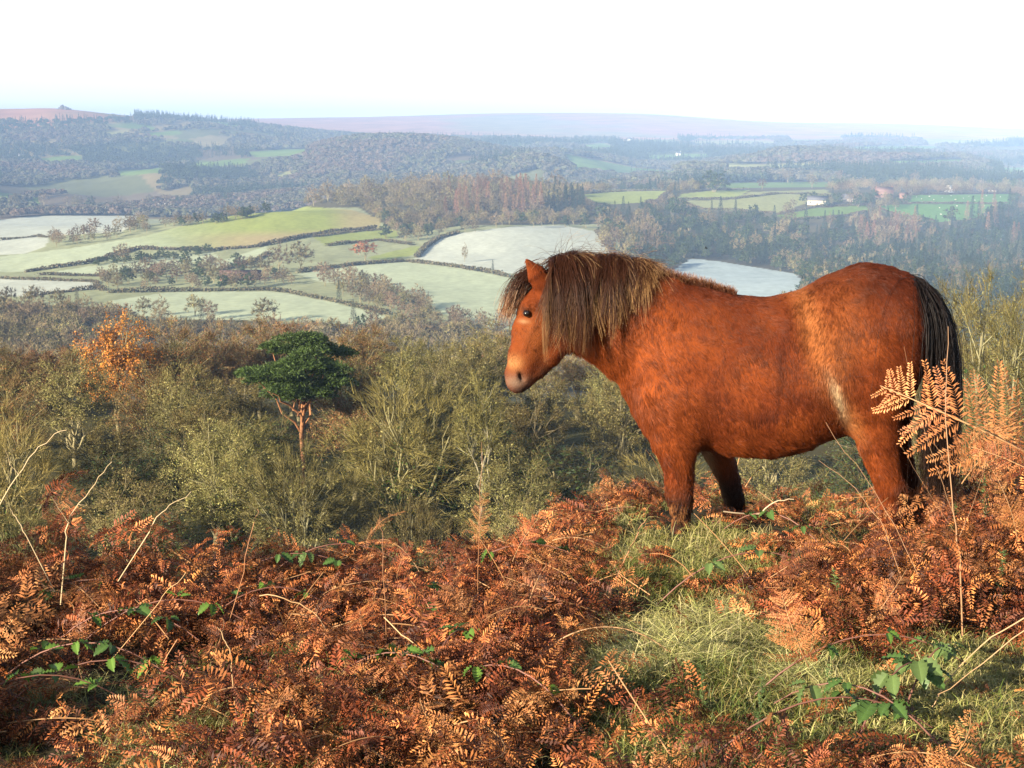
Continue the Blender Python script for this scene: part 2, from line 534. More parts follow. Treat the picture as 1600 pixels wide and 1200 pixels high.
def sheet(name, amin, amax, na, y0, y1, ny, mat, label_noise=True):
    Y = np.exp(np.linspace(math.log(y0), math.log(y1), ny))
    A = np.linspace(amin, amax, na)
    yy, aa = np.meshgrid(Y, A, indexing='ij')
    xx = aa * yy
    zz = height(xx, yy)
    V = np.stack([xx, yy, zz], -1).reshape(-1, 3)
    i = np.arange(ny - 1)[:, None] * na; j = np.arange(na - 1)[None]
    F = np.stack([i + j, i + j + 1, i + na + j + 1, i + na + j], -1).reshape(-1, 4)
    col = land_colour(xx, yy, zz).reshape(-1, 3)
    if y1 <= 500:
        n = fbm(xx / 3, yy / 3, seed=51).reshape(-1, 1)
        col = np.array([0.07, 0.05, 0.025]) * (1 - n) + np.array([0.075, 0.085, 0.03]) * n
    o = obj(name, mesh(name, V, F, col, True, [mat]))
    tag(o, kind='structure')
    return o

sheet('hillside', -0.75, 0.75, 140, 13.5, 420, 90, M['land'])
sheet('valley_land', -0.55, 0.55, 520, 420, 2100, 330, M['land'])
sheet('far_hills', -0.55, 0.55, 420, 2100, 4900, 150, M['farland'])
sheet('moor', -0.55, 0.55, 420, 4900, 8600, 60, M['farland'])

# hilltop under our feet, all round
gx = np.linspace(-16, 16, 215); gy = np.linspace(-12, 13.7, 172)
xx, yy = np.meshgrid(gx, gy)
zz = height(xx, yy) + 0.02 * (fbm(xx * 7, yy * 7, seed=61) - 0.5)
V = np.stack([xx, yy, zz], -1).reshape(-1, 3)
i = np.arange(171)[:, None] * 215; j = np.arange(214)[None]
F = np.stack([i + j, i + j + 1, i + 215 + j + 1, i + 215 + j], -1).reshape(-1, 4)
n = fbm(xx * 1.3, yy * 1.3, seed=63).reshape(-1, 1)
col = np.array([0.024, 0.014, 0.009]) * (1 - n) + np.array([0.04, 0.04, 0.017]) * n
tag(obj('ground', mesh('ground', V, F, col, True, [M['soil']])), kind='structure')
# ------------------------------------------------------------------ trees
def kmeans(P, k, r, it=5):
    C = P[r.choice(len(P), k, replace=False)].copy()
    for _ in range(it):
        d = ((P[:, None] - C[None]) ** 2).sum(-1)
        a = d.argmin(1)
        for j in range(k):
            m = a == j
            if m.any(): C[j] = P[m].mean(0)
    return C, a

def bez(p, c, q, n):
    t = np.linspace(0, 1, n)[:, None]
    return (1 - t) ** 2 * p + 2 * t * (1 - t) * c + t * t * q

def rand_dirs(r, n):
    return unit(r.normal(0, 1, (n, 3)))

def tree_kind(seed, H=12., W=8., base=.3, trunk_r=.22, ntip=520, nbr=60, nlimb=7, twigs=12, twl=(.35, .9), tww=.030,
              bark=(.27, .235, .13), twig=(.17, .165, .085), twig2=(.13, .10, .06), leaf=None, nleaf=0, leafsize=.12,
              ivy=0, spread=.5, multi=1, outb=.45, flat=1.0, up=.25):
    """a bare or leafy broadleaf: tips spread through the crown, joined back to limbs and trunk; returns trunk and crown meshes"""
    r = np.random.default_rng(seed)
    zc = H * (base + 1) / 2; rz = H * (1 - base) / 2
    d = rand_dirs(r, ntip * 2)
    d = d[d[:, 2] > -.75][:ntip]
    lump = 0.55 + 0.9 * fbm(d[:, 0] * 2.2 + seed, d[:, 1] * 2.2, d[:, 2] * 2.2, seed=seed, oct=2)
    rad = r.random(len(d)) ** outb * lump
    tips = d * rad[:, None] * np.array([W / 2, W / 2, rz]) + np.array([0, 0, zc])
    tips[:, 2] = np.maximum(tips[:, 2], H * .06)
    nb = min(nbr, len(tips) // 3)
    BR, ba = kmeans(tips, nb, r)
    tips = tips * .78 + BR[ba] * .22
    LM, la = kmeans(BR, nlimb, r)
    trunk, crown = MB(), MB()
    bark = np.array(bark); twig = np.array(twig); twig2 = np.array(twig2)
    lean = r.normal(0, .03 * H, 2)
    fork = np.array([lean[0], lean[1], H * base * .75 + .05 * H])
    stems = []
    if multi == 1:
        P = bez(np.array([0, 0, -1.2]), np.array([lean[0] * .1, lean[1] * .1, fork[2] * .5]), fork, 5)
        trunk.tube(P, np.linspace(trunk_r * 1.25, trunk_r * .85, 5), bark, 7)
    limb_paths = []
    for k in range(nlimb):
        q = LM[k] * np.array([.8, .8, .92])
        if multi == 1:
            t = r.uniform(.55, 1.0)
            p = fork * np.array([t, t, t])
        else:
            a = r.uniform(0, 6.28); p = np.array([math.cos(a) * .3, math.sin(a) * .3, -.6])
        c = p + (q - p) * .45 + np.array([0, 0, up * np.linalg.norm(q - p)]) + r.normal(0, .05 * H, 3) * .5
        P = bez(p, c, q, 7)
        P[1:-1] += r.normal(0, .012 * H, (5, 3))
        rr = trunk_r * (.62 if multi == 1 else .5)
        trunk.tube(P, np.linspace(rr, rr * .3, 7), bark, 5)
        limb_paths.append((P, rr))
    bpaths = []
    for b in range(nb):
        P, rr = limb_paths[la[b]]
        q = BR[b]
        i = int(np.clip(np.argmin(((P - q) ** 2).sum(1)) - r.integers(1, 3), 1, 6))
        p = P[i]
        c = p + (q - p) * .5 + np.array([0, 0, .14 * np.linalg.norm(q - p)]) + r.normal(0, .02 * H, 3)
        B = bez(p, c, q, 5)
        B[1:-1] += r.normal(0, .008 * H, (3, 3))
        crown.tube(B, np.linspace(rr * .30, rr * .12, 5), bark * .9, 4)
        bpaths.append(B)
    # tip twigs, each a tapering spray
    dirs = np.empty_like(tips)
    for b in range(nb):
        m = np.where(ba == b)[0]
        B = bpaths[b]
        for t in m:
            i = r.integers(2, 5)
            p, q = B[i], tips[t]
            dirs[t] = unit(q - p + np.array([0, 0, 1e-3]))
            c = p + (q - p) * .5 + r.normal(0, .02 * H, 3)
            crown.tube(bez(p, c, q, 3), np.array([.016, .011, .006]) * H / 12, twig * .85, 3)
    n = len(tips) * twigs
    k = np.repeat(np.arange(len(tips)), twigs)
    outw = unit((tips - np.array([0, 0, zc * .8])) / np.array([W / 2, W / 2, rz]))
    back = r.random(n)[:, None]
    basep = tips[k] - dirs[k] * back * .9 * H / 12 + r.normal(0, .10 * H / 12, (n, 3))
    td = unit(dirs[k] * .6 + outw[k] * spread + r.normal(0, .55, (n, 3)) + np.array([0, 0, .18]))
    L = r.uniform(*twl, n)[:, None] * H / 12
    side = unit(np.cross(td, outw[k] * 1.2 + rand_dirs(r, n)))
    w = tww * r.uniform(.6, 1.4, n)[:, None]
    col = twig * (1 - r.random((n, 1))) + twig2 * r.random((n, 1))
    col = col * r.uniform(.75, 1.3, (n, 1))
    crown.tris(basep - side * w * .5, basep + side * w * .5, basep + td * L, col)
    if nleaf:
        lf = np.array(leaf)
        k = r.integers(0, len(tips), nleaf)
        p = tips[k] + r.normal(0, .30 * H / 12, (nleaf, 3)) - dirs[k] * r.random((nleaf, 1)) * .8 * H / 12
        nv = unit(outw[k] * 1.25 + rand_dirs(r, nleaf)); a = unit(np.cross(nv, rand_dirs(r, nleaf))); b = np.cross(nv, a)
        s = leafsize * r.uniform(.6, 1.4, nleaf)[:, None]
        pick = lf[r.integers(0, len(lf), nleaf)] * r.uniform(.7, 1.3, (nleaf, 1))
        crown.quads(p - a * s * .5, p + b * s * .32, p + a * s * .5, p - b * s * .32, pick)
    if ivy:
        pts = np.concatenate([P[:5] for P, _ in limb_paths] + [bez(np.zeros(3), fork * .5, fork, 6)])
        k = r.integers(0, len(pts), ivy)
        p = pts[k] + r.normal(0, 1, (ivy, 3)) * np.array([.30, .30, .5]) * H / 12
        p[:, 2] = np.maximum(p[:, 2], .1)
        a = rand_dirs(r, ivy); b = unit(np.cross(a, rand_dirs(r, ivy)))
        s = .17 * r.uniform(.6, 1.4, ivy)[:, None]
        pick = np.array([.035, .062, .016]) * r.uniform(.6, 1.7, (ivy, 1))
        crown.quads(p - a * s * .5, p + b * s * .4, p + a * s * .5, p - b * s * .4, pick)
    return trunk, crown

def pine_kind(seed, H=14., W=9.):
    r = np.random.default_rng(seed)
    trunk, crown = MB(), MB()
    P = np.array([[0, 0, -1.5], [.1, 0, 3], [-.2, .1, 6], [.25, 0, 8.2], [.1, .1, 10.5]])
    orange = np.array([[.10, .065, .045], [.16, .085, .05], [.30, .15, .075], [.36, .17, .08], [.33, .15, .07]])
    trunk.tube(P, np.array([.26, .21, .17, .13, .08]), orange, 7)
    cl = []
    for k in range(62):
        d = rand_dirs(r, 1)[0]
        q = np.array([d[0] * W / 2 * r.uniform(.35, 1), d[1] * W / 2 * r.uniform(.35, 1), 10.9 + d[2] * (2.9 if d[2] > 0 else 1.9)])
        cl.append(q)
    for k, q in enumerate(cl):
        if k < 15:
            s = P[2] * (1 - k / 22) + P[4] * (k / 22)
            c = s + (q - s) * .5 + np.array([0, 0, -.5 + r.uniform(0, 1.4)])
            B = bez(s, c, q, 6); B[1:-1] += r.normal(0, .22, (4, 3))
            trunk.tube(B, np.linspace(.10, .03, 6), np.array([.34, .165, .08]), 5)
    for q in cl:
        n = 620
        d = rand_dirs(r, n); d[:, 2] = np.abs(d[:, 2]) * .55 - .12
        rad = r.random((n, 1)) ** .45
        p = q + d * rad * np.array([1.25, 1.25, 1.25]) * r.uniform(.75, 1.2)
        a = unit(d + r.normal(0, .6, (n, 3))); b = unit(np.cross(a, rand_dirs(r, n)))
        L = r.uniform(.16, .34, (n, 1)); w = .055
        col = np.array([.052, .092, .020]) * r.uniform(.6, 1.7, (n, 1))
        crown.tris(p - b * w, p + b * w, p + a * L, col)
    return trunk, crown

def conifer_kind(seed, H=16., W=5.5, col=(.03, .05, .025), n=2200, bark=(.08, .06, .045), thin=.05, droop=-.25, size=(.5, 1.1)):
    r = np.random.default_rng(seed)
    trunk, crown = MB(), MB()
    trunk.tube(np.array([[0, 0, -1.5], [0, 0, H * .5], [0, 0, H * .98]]), np.array([.22, .14, .02]), np.array(bark), 5)
    h = r.random(n) ** .75
    h = np.round(h * 22) / 22 + r.normal(0, .012, n)
    h = np.clip(h, .0, .99)
    z = H * (.08 + .92 * h)
    rad = (1 - h) ** .85 * W / 2 * (.80 + .3 * fbm(h * 6, z * .3, seed=seed))
    ph = r.uniform(0, 6.283, n)
    fr = r.random(n) ** .5
    o = np.stack([np.cos(ph), np.sin(ph), np.full(n, droop)], -1)
    p = np.stack([np.cos(ph) * rad * fr * .85, np.sin(ph) * rad * fr * .85, z - fr * rad * .22], -1)
    a = unit(o + r.normal(0, .3, (n, 3))); b = unit(np.cross(a, np.array([0, 0, 1.]) + r.normal(0, .4, (n, 3))))
    L = r.uniform(*size, (n, 1)) * (1 - .5 * h[:, None]); w = L * .30 if thin > .1 else np.full((n, 1), thin) * 2
    c = np.array(col) * r.uniform(.6, 1.6, (n, 1))
    crown.tris(p - b * w * .5, p + b * w * .5, p + a * L, c)
    return trunk, crown

LICHEN = [(.195, .175, .060), (.245, .22, .092), (.10, .098, .028)]
LICHEN_DULL = [(.13, .118, .042), (.165, .15, .062), (.085, .08, .025)]
RUSSET = [(.24, .10, .035), (.17, .08, .035), (.12, .07, .035)]
ORANGE = [(.50, .19, .028), (.42, .14, .020), (.55, .26, .05), (.30, .11, .025)]
GREENL = [(.05, .075, .02), (.08, .11, .03), (.035, .055, .018)]
KINDS = {}
def reg(name, tc, H, W, twigmat='twig'):
    t, c = tc
    KINDS[name] = (t.build(name + '_trunk', [M['bark']], True), c.build(name + '_crown', [M[twigmat]]), H, W)

G1c, G2c = (.165, .138, .048), (.095, .075, .03)
reg('oak1', tree_kind(101, 12, 9, .24, ntip=560, twigs=13, twig=G1c, twig2=G2c, leaf=LICHEN, nleaf=8500, leafsize=.135), 12, 9)
reg('oak2', tree_kind(102, 12, 8, .22, ntip=560, twigs=13, twig=(.14, .118, .04), twig2=(.09, .066, .026), leaf=LICHEN, nleaf=7500, leafsize=.125, ivy=3000), 12, 8)
reg('oak3', tree_kind(103, 12, 10, .2, ntip=600, twigs=12, nlimb=9, twig=(.175, .15, .06), twig2=(.11, .085, .036), leaf=LICHEN, nleaf=9500, leafsize=.145), 12, 10)
reg('willow1', tree_kind(104, 11, 9, .04, ntip=620, nbr=90, nlimb=16, twigs=15, twl=(.6, 1.5), tww=.026, twig=(.185, .158, .05), twig2=(.11, .092, .032), multi=5, up=.18, spread=.9, outb=.40, trunk_r=.26, bark=(.22, .20, .10), ivy=2600, leaf=LICHEN, nleaf=1500, leafsize=.12), 11, 9)
reg('willow2', tree_kind(105, 8, 8, .03, ntip=560, nbr=80, nlimb=14, twigs=15, twl=(.6, 1.4), tww=.026, twig=(.18, .155, .06), twig2=(.12, .10, .042), multi=5, up=.15, spread=.8, outb=.40, trunk_r=.2, bark=(.2, .19, .11), leaf=LICHEN, nleaf=3000, leafsize=.13), 8, 8)
reg('brown1', tree_kind(106, 13, 8, .3, ntip=560, twigs=14, twig=(.18, .11, .052), twig2=(.13, .072, .036), leaf=RUSSET + LICHEN, nleaf=7000, leafsize=.13), 13, 8)
reg('brown2', tree_kind(107, 13, 9, .25, ntip=560, twigs=13, twig=(.18, .135, .062), twig2=(.15, .088, .042), leaf=RUSSET + LICHEN[:1], nleaf=8000, leafsize=.135), 13, 9)
reg('orange', tree_kind(108, 13, 9, .25, ntip=520, twigs=5, twig=(.14, .10, .05), twig2=(.1, .07, .04), leaf=ORANGE, nleaf=9500, leafsize=.21), 13, 9, 'leaf')
reg('ivy', tree_kind(109, 12, 6, .2, ntip=420, twigs=10, twig=G1c, twig2=G2c, ivy=5200, leaf=GREENL, nleaf=3000, leafsize=.2), 12, 6, 'leaf')
reg('slender', tree_kind(110, 14, 5, .5, ntip=300, twigs=11, nbr=40, nlimb=5, trunk_r=.16, bark=(.30, .27, .19), twig=G1c, twig2=G2c, leaf=LICHEN, nleaf=1600), 14, 5)
reg('near_oak1', tree_kind(112, 13, 9, .2, ntip=700, nbr=90, nlimb=9, twigs=16, twl=(.3, .8), tww=.02, twig=G1c, twig2=G2c, leaf=LICHEN_DULL, nleaf=11000, leafsize=.085, bark=(.24, .21, .12)), 13, 9)
reg('near_oak2', tree_kind(113, 13, 8, .15, ntip=640, nbr=90, nlimb=10, twigs=16, twl=(.3, .8), tww=.02, twig=(.12, .10, .035), twig2=(.09, .065, .028), leaf=LICHEN_DULL, nleaf=8000, leafsize=.08, bark=(.20, .18, .10), ivy=3500), 13, 8)
reg('pine', pine_kind(111), 14, 9, 'leaf')
# lighter versions for the valley, a kilometre off
GB1, GB2 = (.21, .165, .092), (.15, .115, .065)
for q, (tw, tw2, lf, nl) in enumerate([(GB1, GB2, None, 0), ((.18, .16, .075), GB2, LICHEN, 260), ((.19, .148, .09), (.15, .11, .07), RUSSET[1:], 80)]):
    reg('round%d' % q, tree_kind(120 + q, 12, 11, .12, ntip=130, nbr=26, nlimb=6, twigs=9, twl=(.8, 1.7), tww=.16, twig=tw, twig2=tw2, leaf=lf, nleaf=nl, leafsize=.7), 12, 11)
reg('rusty', tree_kind(124, 12, 11, .2, ntip=130, nbr=26, nlimb=6, twigs=5, twl=(.8, 1.5), tww=.14, twig=(.2, .10, .05), twig2=(.16, .08, .04), leaf=[(.30, .11, .035), (.24, .085, .03)], nleaf=900, leafsize=.6), 12, 11)
reg('evergreen', tree_kind(125, 12, 10, .04, ntip=110, nbr=24, nlimb=6, twigs=3, tww=.1, twig=(.05, .06, .03), twig2=(.04, .05, .025), leaf=GREENL, nleaf=1500, leafsize=.75, multi=3), 12, 10, 'leaf')
reg('larch', conifer_kind(126, 18, 5.5, (.27, .15, .09), 900, (.17, .12, .09), thin=.09, droop=.1, size=(.8, 1.7)), 18, 5.5)
reg('spruce', conifer_kind(127, 18, 6.0, (.028, .048, .026), 900, thin=.2, size=(.8, 1.7)), 18, 6.0, 'leaf')
reg('palefir', conifer_kind(128, 18, 6.0, (.10, .11, .07), 800, thin=.2, size=(.8, 1.6)), 18, 6.0, 'leaf')

NTREES = 0
def put_tree(kind, x, y, zb, h, w, name, label, group=None, cat='tree'):
    global NTREES
    t, c, H, W = KINDS[kind]
    o = empty(name, (x, y, zb))
    rz = rng.uniform(0, 6.283)
    for nm, me in (('trunk', t), ('crown', c)):
        p = bpy.data.objects.new(nm, me); COL.objects.link(p); p.parent = o
        p.rotation_euler = (0, 0, rz)
        p.scale = (w / W, w / W, h / H)
    tag(o, label, cat, group)
    NTREES += 1
    return o

def place(kind, u, vt, Y, w, name, label, group=None):
    """tree whose top shows at (u, vt) and which stands at depth Y; w = crown width in metres"""
    x, y, zt = at(u, vt, Y)
    zb = float(height(x, Y))
    return put_tree(kind, float(x), Y, zb, max(float(zt) - zb, 2.5), w, name, label, group)

GW = 'trees of the wood below the bracken brow'
LAB = {
    'oak1': ('oak_tree', 'bare oak furred with grey-green lichen'),
    'oak2': ('oak_tree', 'bare lichened oak with ivied trunk'),
    'oak3': ('oak_tree', 'broad bare oak with pale lichen tufts'),
    'near_oak1': ('oak_tree', 'tall bare oak crusted with pale lichen'), 'near_oak2': ('oak_tree', 'tall bare oak wrapped in ivy'),
    'willow1': ('willow_tree', 'many-stemmed willow with fine olive twigs'),
    'willow2': ('willow_tree', 'low rounded willow with pale olive twigs'),
    'brown1': ('birch_tree', 'bare birch with reddish-brown twigs'),
    'brown2': ('oak_tree', 'brown oak keeping some russet leaves'),
    'ivy': ('ivy_clad_tree', 'dark ivy-clad tree'),
    'slender': ('ash_tree', 'slender pale-stemmed bare tree'),
}
MARKS = []
def wood(kind, u, vt, Y, w, own=None):
    nm, lb = LAB.get(kind, ('tree', ''))
    if own:
        MARKS.append((float(at(u, vt, Y)[0]), Y, own[2]))
        return place(kind, u, vt, Y, w, own[0], own[1])
    x = float(at(u, vt, Y)[0])
    mx, my, mn = min(MARKS, key=lambda q: math.hypot(q[0] - x, (q[1] - Y) * .6))
    rel = 'uphill of' if Y < my * .93 else 'downhill of' if Y > my * 1.07 else 'beside'
    lb = '%s %s %s' % (lb, rel, mn)
    return place(kind, u, vt, Y, w, nm, lb, lb)

wood('orange', 180, 486, 118, 7.0, ('oak_tree', 'oak still full of bright orange autumn leaves rising above the wood', 'the orange-leaved oak'))
wood('pine', 468, 524, 92, 8.0, ('scots_pine', 'dark green pine with a bare orange trunk standing amid the bare trees', 'the green pine'))
wood('willow1', 632, 588, 76, 9.4, ('willow_tree', 'large fan-shaped willow with many pale stems beside the slender bare ash', 'the fan-shaped willow'))
wood('willow2', 468, 692, 62, 5.6, ('willow_tree', 'rounded fine-twigged willow bush uphill of the green pine', 'the round willow bush'))
wood('slender', 748, 585, 70, 3.2, ('ash_tree', 'slender bare ash with a pale trunk beside the large fan-shaped willow', 'the slender ash'))
MARKS += [(float(at(1510, 436, 66)[0]), 66, 'the tall tree beyond the tail'), (float(at(1150, 600, 95)[0]), 95, 'the hollow behind the pony'), (float(at(20, 640, 85)[0]), 85, 'the pale arching cane')]
SPEC = [
    # tall trees beyond the pony's tail
    ('near_oak1', 1510, 436, 66, 7.4), ('near_oak2', 1592, 402, 58, 7.0), ('near_oak2', 1470, 510, 80, 7), ('near_oak1', 1545, 560, 62, 6), ('near_oak2', 1500, 640, 58, 5), ('near_oak1', 1590, 600, 52, 5.5), ('near_oak2', 1660, 430, 52, 7),
    # crowns that stand out along the top of the wood
    ('brown2', 272, 503, 122, 8), ('brown2', 338, 506, 126, 7), ('brown2', 402, 499, 132, 8.5), ('brown1', 452, 496, 138, 8), ('brown1', 560, 502, 130, 7.5), ('oak1', 640, 522, 128, 7.5),
    ('oak3', 690, 543, 112, 7), ('oak1', 733, 520, 120, 7), ('oak3', 776, 505, 126, 8), ('brown1', 70, 540, 140, 9), ('brown1', 20, 545, 134, 9), ('brown2', 118, 545, 126, 8),
    ('ivy', 540, 556, 104, 5.5), ('ivy', 575, 575, 98, 5), ('oak3', 330, 665, 74, 7.0), ('oak2', 358, 700, 68, 5), ('oak3', 800, 705, 66, 6.2), ('ivy', 708, 650, 78, 4.5), ('ivy', 772, 640, 82, 4.5), ('ivy', 420, 640, 86, 4.5), ('ivy', 262, 655, 82, 4.5),
    ('oak1', 285, 560, 104, 7), ('oak2', 305, 620, 88, 6), ('brown2', 232, 570, 106, 7),
]
taken = [(180, 118), (468, 96), (632, 76), (468, 62), (748, 70)] + [(q[1], q[2]) for q in SPEC]
def row(Y, v0, v1, du, kinds, wr, u0=-120, u1=1720):
    u = u0
    while u < u1:
        uu = u + rng.uniform(-.3, .3) * du; yy = Y * rng.uniform(.94, 1.06)
        vt = rng.uniform(v0, v1)
        if abs(uu - 480) < 62 and Y < 96 and vt < 700: u += du; continue
        if abs(uu - 640) < 70 and Y < 76 and vt < 760: u += du; continue
        if not any(abs(uu - a) < du * .55 and abs(yy / b - 1) < .13 for a, b in taken):
            SPEC.append((kinds[rng.integers(0, len(kinds))], uu, vt, yy, rng.uniform(*wr)))
            taken.append((uu, yy))
        u += du
row(138, 520, 556, 100, ['brown1', 'brown2', 'brown2', 'oak1', 'oak2'], (7.5, 9.5))
row(116, 545, 600, 118, ['brown2', 'oak1', 'oak2', 'oak3', 'brown1'], (6.5, 8.5))
row(98, 575, 635, 132, ['oak1', 'oak2', 'oak3', 'brown2', 'ivy'], (6.5, 8.5))
row(84, 605, 675, 150, ['oak1', 'oak2', 'oak3', 'willow1', 'ivy', 'ivy'], (6, 8))
row(72, 645, 725, 170, ['oak1', 'oak2', 'oak3', 'willow2', 'willow1', 'ivy'], (5.5, 7.4))
row(62, 705, 770, 185, ['oak3', 'oak2', 'willow2', 'willow2', 'ivy'], (4.8, 6.4))
row(52, 765, 800, 160, ['willow2', 'oak3', 'ivy'], (3.4, 4.6))
for s in SPEC:
    wood(*s)

# ---- trees of the valley, standing where the picture shows their feet
def at_foot(kind, u, v, hpx, wpx, name, label, group=None, y0=420, y1=2400):
    g = ground_hit(u, v, y0, y1)
    if g is None: return None
    x, y, z = g
    k = y / F_PX
    return put_tree(kind, x, y, z - .3, hpx * k, wpx * k, name, label, group)

NAMES = {'round0': 'bare_tree', 'round1': 'bare_tree_olive', 'round2': 'bare_tree_reddish', 'rusty': 'oak_tree', 'evergreen': 'holly_tree', 'larch': 'larch_tree', 'spruce': 'spruce_tree', 'palefir': 'fir_tree'}  # the round kinds are plain bare trees, differing in colour, not species
ADJ = {'round0': 'bare grey-brown tree', 'round1': 'bare tree with lichened olive twigs', 'round2': 'bare tree with reddish twigs', 'rusty': 'russet-leaved oak', 'evergreen': 'dark evergreen tree', 'larch': 'tall pinkish-brown bare larch', 'spruce': 'dark pointed spruce', 'palefir': 'pale frosted fir'}
def scatter(poly, n, kinds, hpx, where, ratio=(.75, 1.05), y0=420, y1=2400, minsep=.55):
    us = [p[0] for p in poly]; vs = [p[1] for p in poly]
    done, tries = [], 0
    cand_u = rng.uniform(min(us), max(us), n * 14); cand_v = rng.uniform(min(vs), max(vs), n * 14)
    ok = inside(poly, cand_u, cand_v)
    for u, v in zip(cand_u[ok], cand_v[ok]):
        if len(done) >= n: break
        h = rng.uniform(*hpx)
        if any(abs(u - a) < h * minsep and abs(v - b) < h * minsep * .35 for a, b in done): continue
        done.append((u, v))
        k = kinds[rng.integers(0, len(kinds))]
        rt = rng.uniform(*ratio) if k not in ('larch', 'spruce', 'palefir') else rng.uniform(.28, .4)
        hh = h * (1.15 if k in ('larch', 'spruce', 'palefir') else 1)
        at_foot(k, u, v, hh, hh * rt, NAMES[k], ADJ[k] + ' ' + where, ADJ[k] + ' ' + where, y0, y1)

B3 = ['round0', 'round1', 'round2']
scatter([(425, 326), (480, 306), (600, 298), (700, 296), (860, 300), (900, 318), (860, 332), (700, 335), (600, 325), (560, 320), (500, 321)], 110, B3 + ['round0', 'round1', 'round1'], (28, 38), 'in the wood on the rounded hill', (.8, 1.1), 1150, 1800)
scatter([(690, 318), (850, 312), (856, 338), (780, 346), (695, 345)], 44, ['larch'], (32, 42), 'in the stand at the edge of the hill wood', y0=1100, y1=1700, minsep=.18)
scatter([(852, 318), (915, 318), (915, 338), (855, 338)], 18, ['spruce'], (28, 38), 'in the dark clump at the end of the hill wood', y0=1100, y1=1700, minsep=.2)
scatter([(600, 345), (680, 350), (760, 350), (920, 345), (930, 358), (800, 354), (690, 372), (640, 380), (600, 372)], 40, B3 + ['round1', 'evergreen'], (18, 26), 'along the foot of the hill wood', y0=1000, y1=1500)
scatter([(925, 345), (1060, 335), (1210, 348), (1300, 352), (1450, 350), (1600, 345), (1660, 430), (1400, 440), (1260, 432), (1120, 405), (970, 405), (940, 375)], 110, ['round0', 'evergreen', 'evergreen', 'evergreen', 'spruce', 'spruce', 'spruce'], (24, 34), 'on the shaded slope below the farms', y0=800, y1=1500, minsep=.4)  # mostly dark evergreens, put here in place of the slope's shade
scatter([(1330, 360), (1440, 352), (1430, 392), (1340, 388)], 40, ['larch', 'round2'], (26, 34), 'in the pinkish stand below the farms', y0=800, y1=1400, minsep=.25)
scatter([(1400, 395), (1640, 380), (1640, 440), (1420, 440)], 50, ['palefir', 'spruce'], (36, 46), 'in the plantation on the shaded slope', y0=700, y1=1300, minsep=.25)
scatter([(1500, 345), (1640, 330), (1640, 395), (1560, 395)], 28, ['spruce', 'larch'], (34, 44), 'in the plantation under the sheep pasture', y0=800, y1=1500, minsep=.25)
scatter([(930, 362), (1010, 362), (1040, 400), (960, 410), (940, 390)], 30, B3, (26, 36), 'beside the frosted field on the hill', y0=800, y1=1400, minsep=.35)
scatter([(-40, 478), (150, 478), (330, 494), (480, 506), (600, 512), (720, 508), (800, 520), (800, 548), (400, 550), (-40, 556)], 56, B3 + ['round1', 'evergreen', 'palefir'], (30, 44), 'in the blue valley wood below the frosted fields', (.8, 1.1), 420, 760, .45)
scatter([(150, 432), (250, 420), (330, 412), (430, 432), (470, 444), (420, 453), (330, 453), (170, 456)], 64, B3 + ['round2', 'evergreen'], (16, 30), 'round the long barn in the valley', y0=700, y1=1100, minsep=.4)
scatter([(78, 372), (150, 362), (225, 350), (240, 362), (160, 378), (85, 388)], 26, B3, (16, 26), 'between the frosted fields', y0=800, y1=1500, minsep=.4)
scatter([(140, 412), (240, 402), (332, 392), (336, 398), (240, 410), (145, 416)], 22, ['evergreen'], (10, 17), 'in the dark row across the pasture', (1.0, 1.5), 800, 1300, .5)
scatter([(245, 350), (330, 346), (415, 330), (415, 338), (330, 352), (250, 356)], 18, ['evergreen', 'round0', 'evergreen'], (15, 23), 'behind the green hill', (.9, 1.3), 1100, 1900, .4)
scatter([(500, 440), (560, 445), (640, 468), (680, 492), (640, 500), (560, 478), (520, 458)], 36, B3, (24, 38), 'between the two frosted fields', y0=600, y1=900, minsep=.35)
scatter([(640, 505), (720, 500), (800, 512), (800, 530), (660, 525)], 24, ['round2', 'round0'], (22, 34), 'at the foot of the big frosted field', y0=560, y1=760, minsep=.35)
scatter([(905, 296), (1000, 293), (1130, 292), (1130, 297), (1000, 299), (910, 302)], 24, B3 + ['evergreen'], (13, 20), 'along the hedge above the ridge fields', y0=1450, y1=2300, minsep=.4)
scatter([(1150, 286), (1400, 280), (1620, 280), (1620, 300), (1400, 300), (1160, 296)], 40, B3 + ['round0', 'evergreen'], (13, 22), 'around the farms on the ridge', y0=1450, y1=2400, minsep=.4)
scatter([(1215, 336), (1250, 318), (1300, 312), (1360, 318), (1420, 322), (1400, 328), (1300, 322)], 20, B3 + ['evergreen'], (13, 22), 'beside the stone farm buildings', y0=1200, y1=1900, minsep=.5)
scatter([(-30, 340), (60, 330), (240, 330), (420, 325), (420, 318), (200, 318), (-30, 322)], 24, B3 + ['evergreen'], (14, 22), 'at the foot of the tor hill', y0=1600, y1=2400, minsep=.4)
at_foot('rusty', 570, 408, 34, 46, 'oak_tree', 'russet-leaved oak standing alone at a hedge corner in the valley', y0=800)
at_foot('round1', 470, 421, 46, 48, 'bare_tree', 'tall bare spreading tree beside the green strip field, taller of two', y0=800)
at_foot('round0', 436, 424, 44, 44, 'bare_tree', 'bare spreading tree beside the long barn, darker of two', y0=800)
at_foot('round2', 192, 411, 34, 34, 'bare_tree', 'brown bare tree rising from the dark row across the pasture', y0=800)
at_foot('spruce', 530, 470, 34, 12, 'spruce_tree', 'single dark spruce between the two frosted fields', y0=600)
at_foot('round0', 726, 410, 30, 12, 'bare_tree', 'thin bare sapling on the frosted hill field', y0=800)
at_foot('evergreen', 1115, 300, 36, 46, 'holly_tree', 'broad dark tree standing above the ridge fields', y0=1400)
at_foot('spruce', 770, 425, 20, 7, 'spruce_tree', 'tiny dark spruce on the edge of the frosted hill field', y0=700)

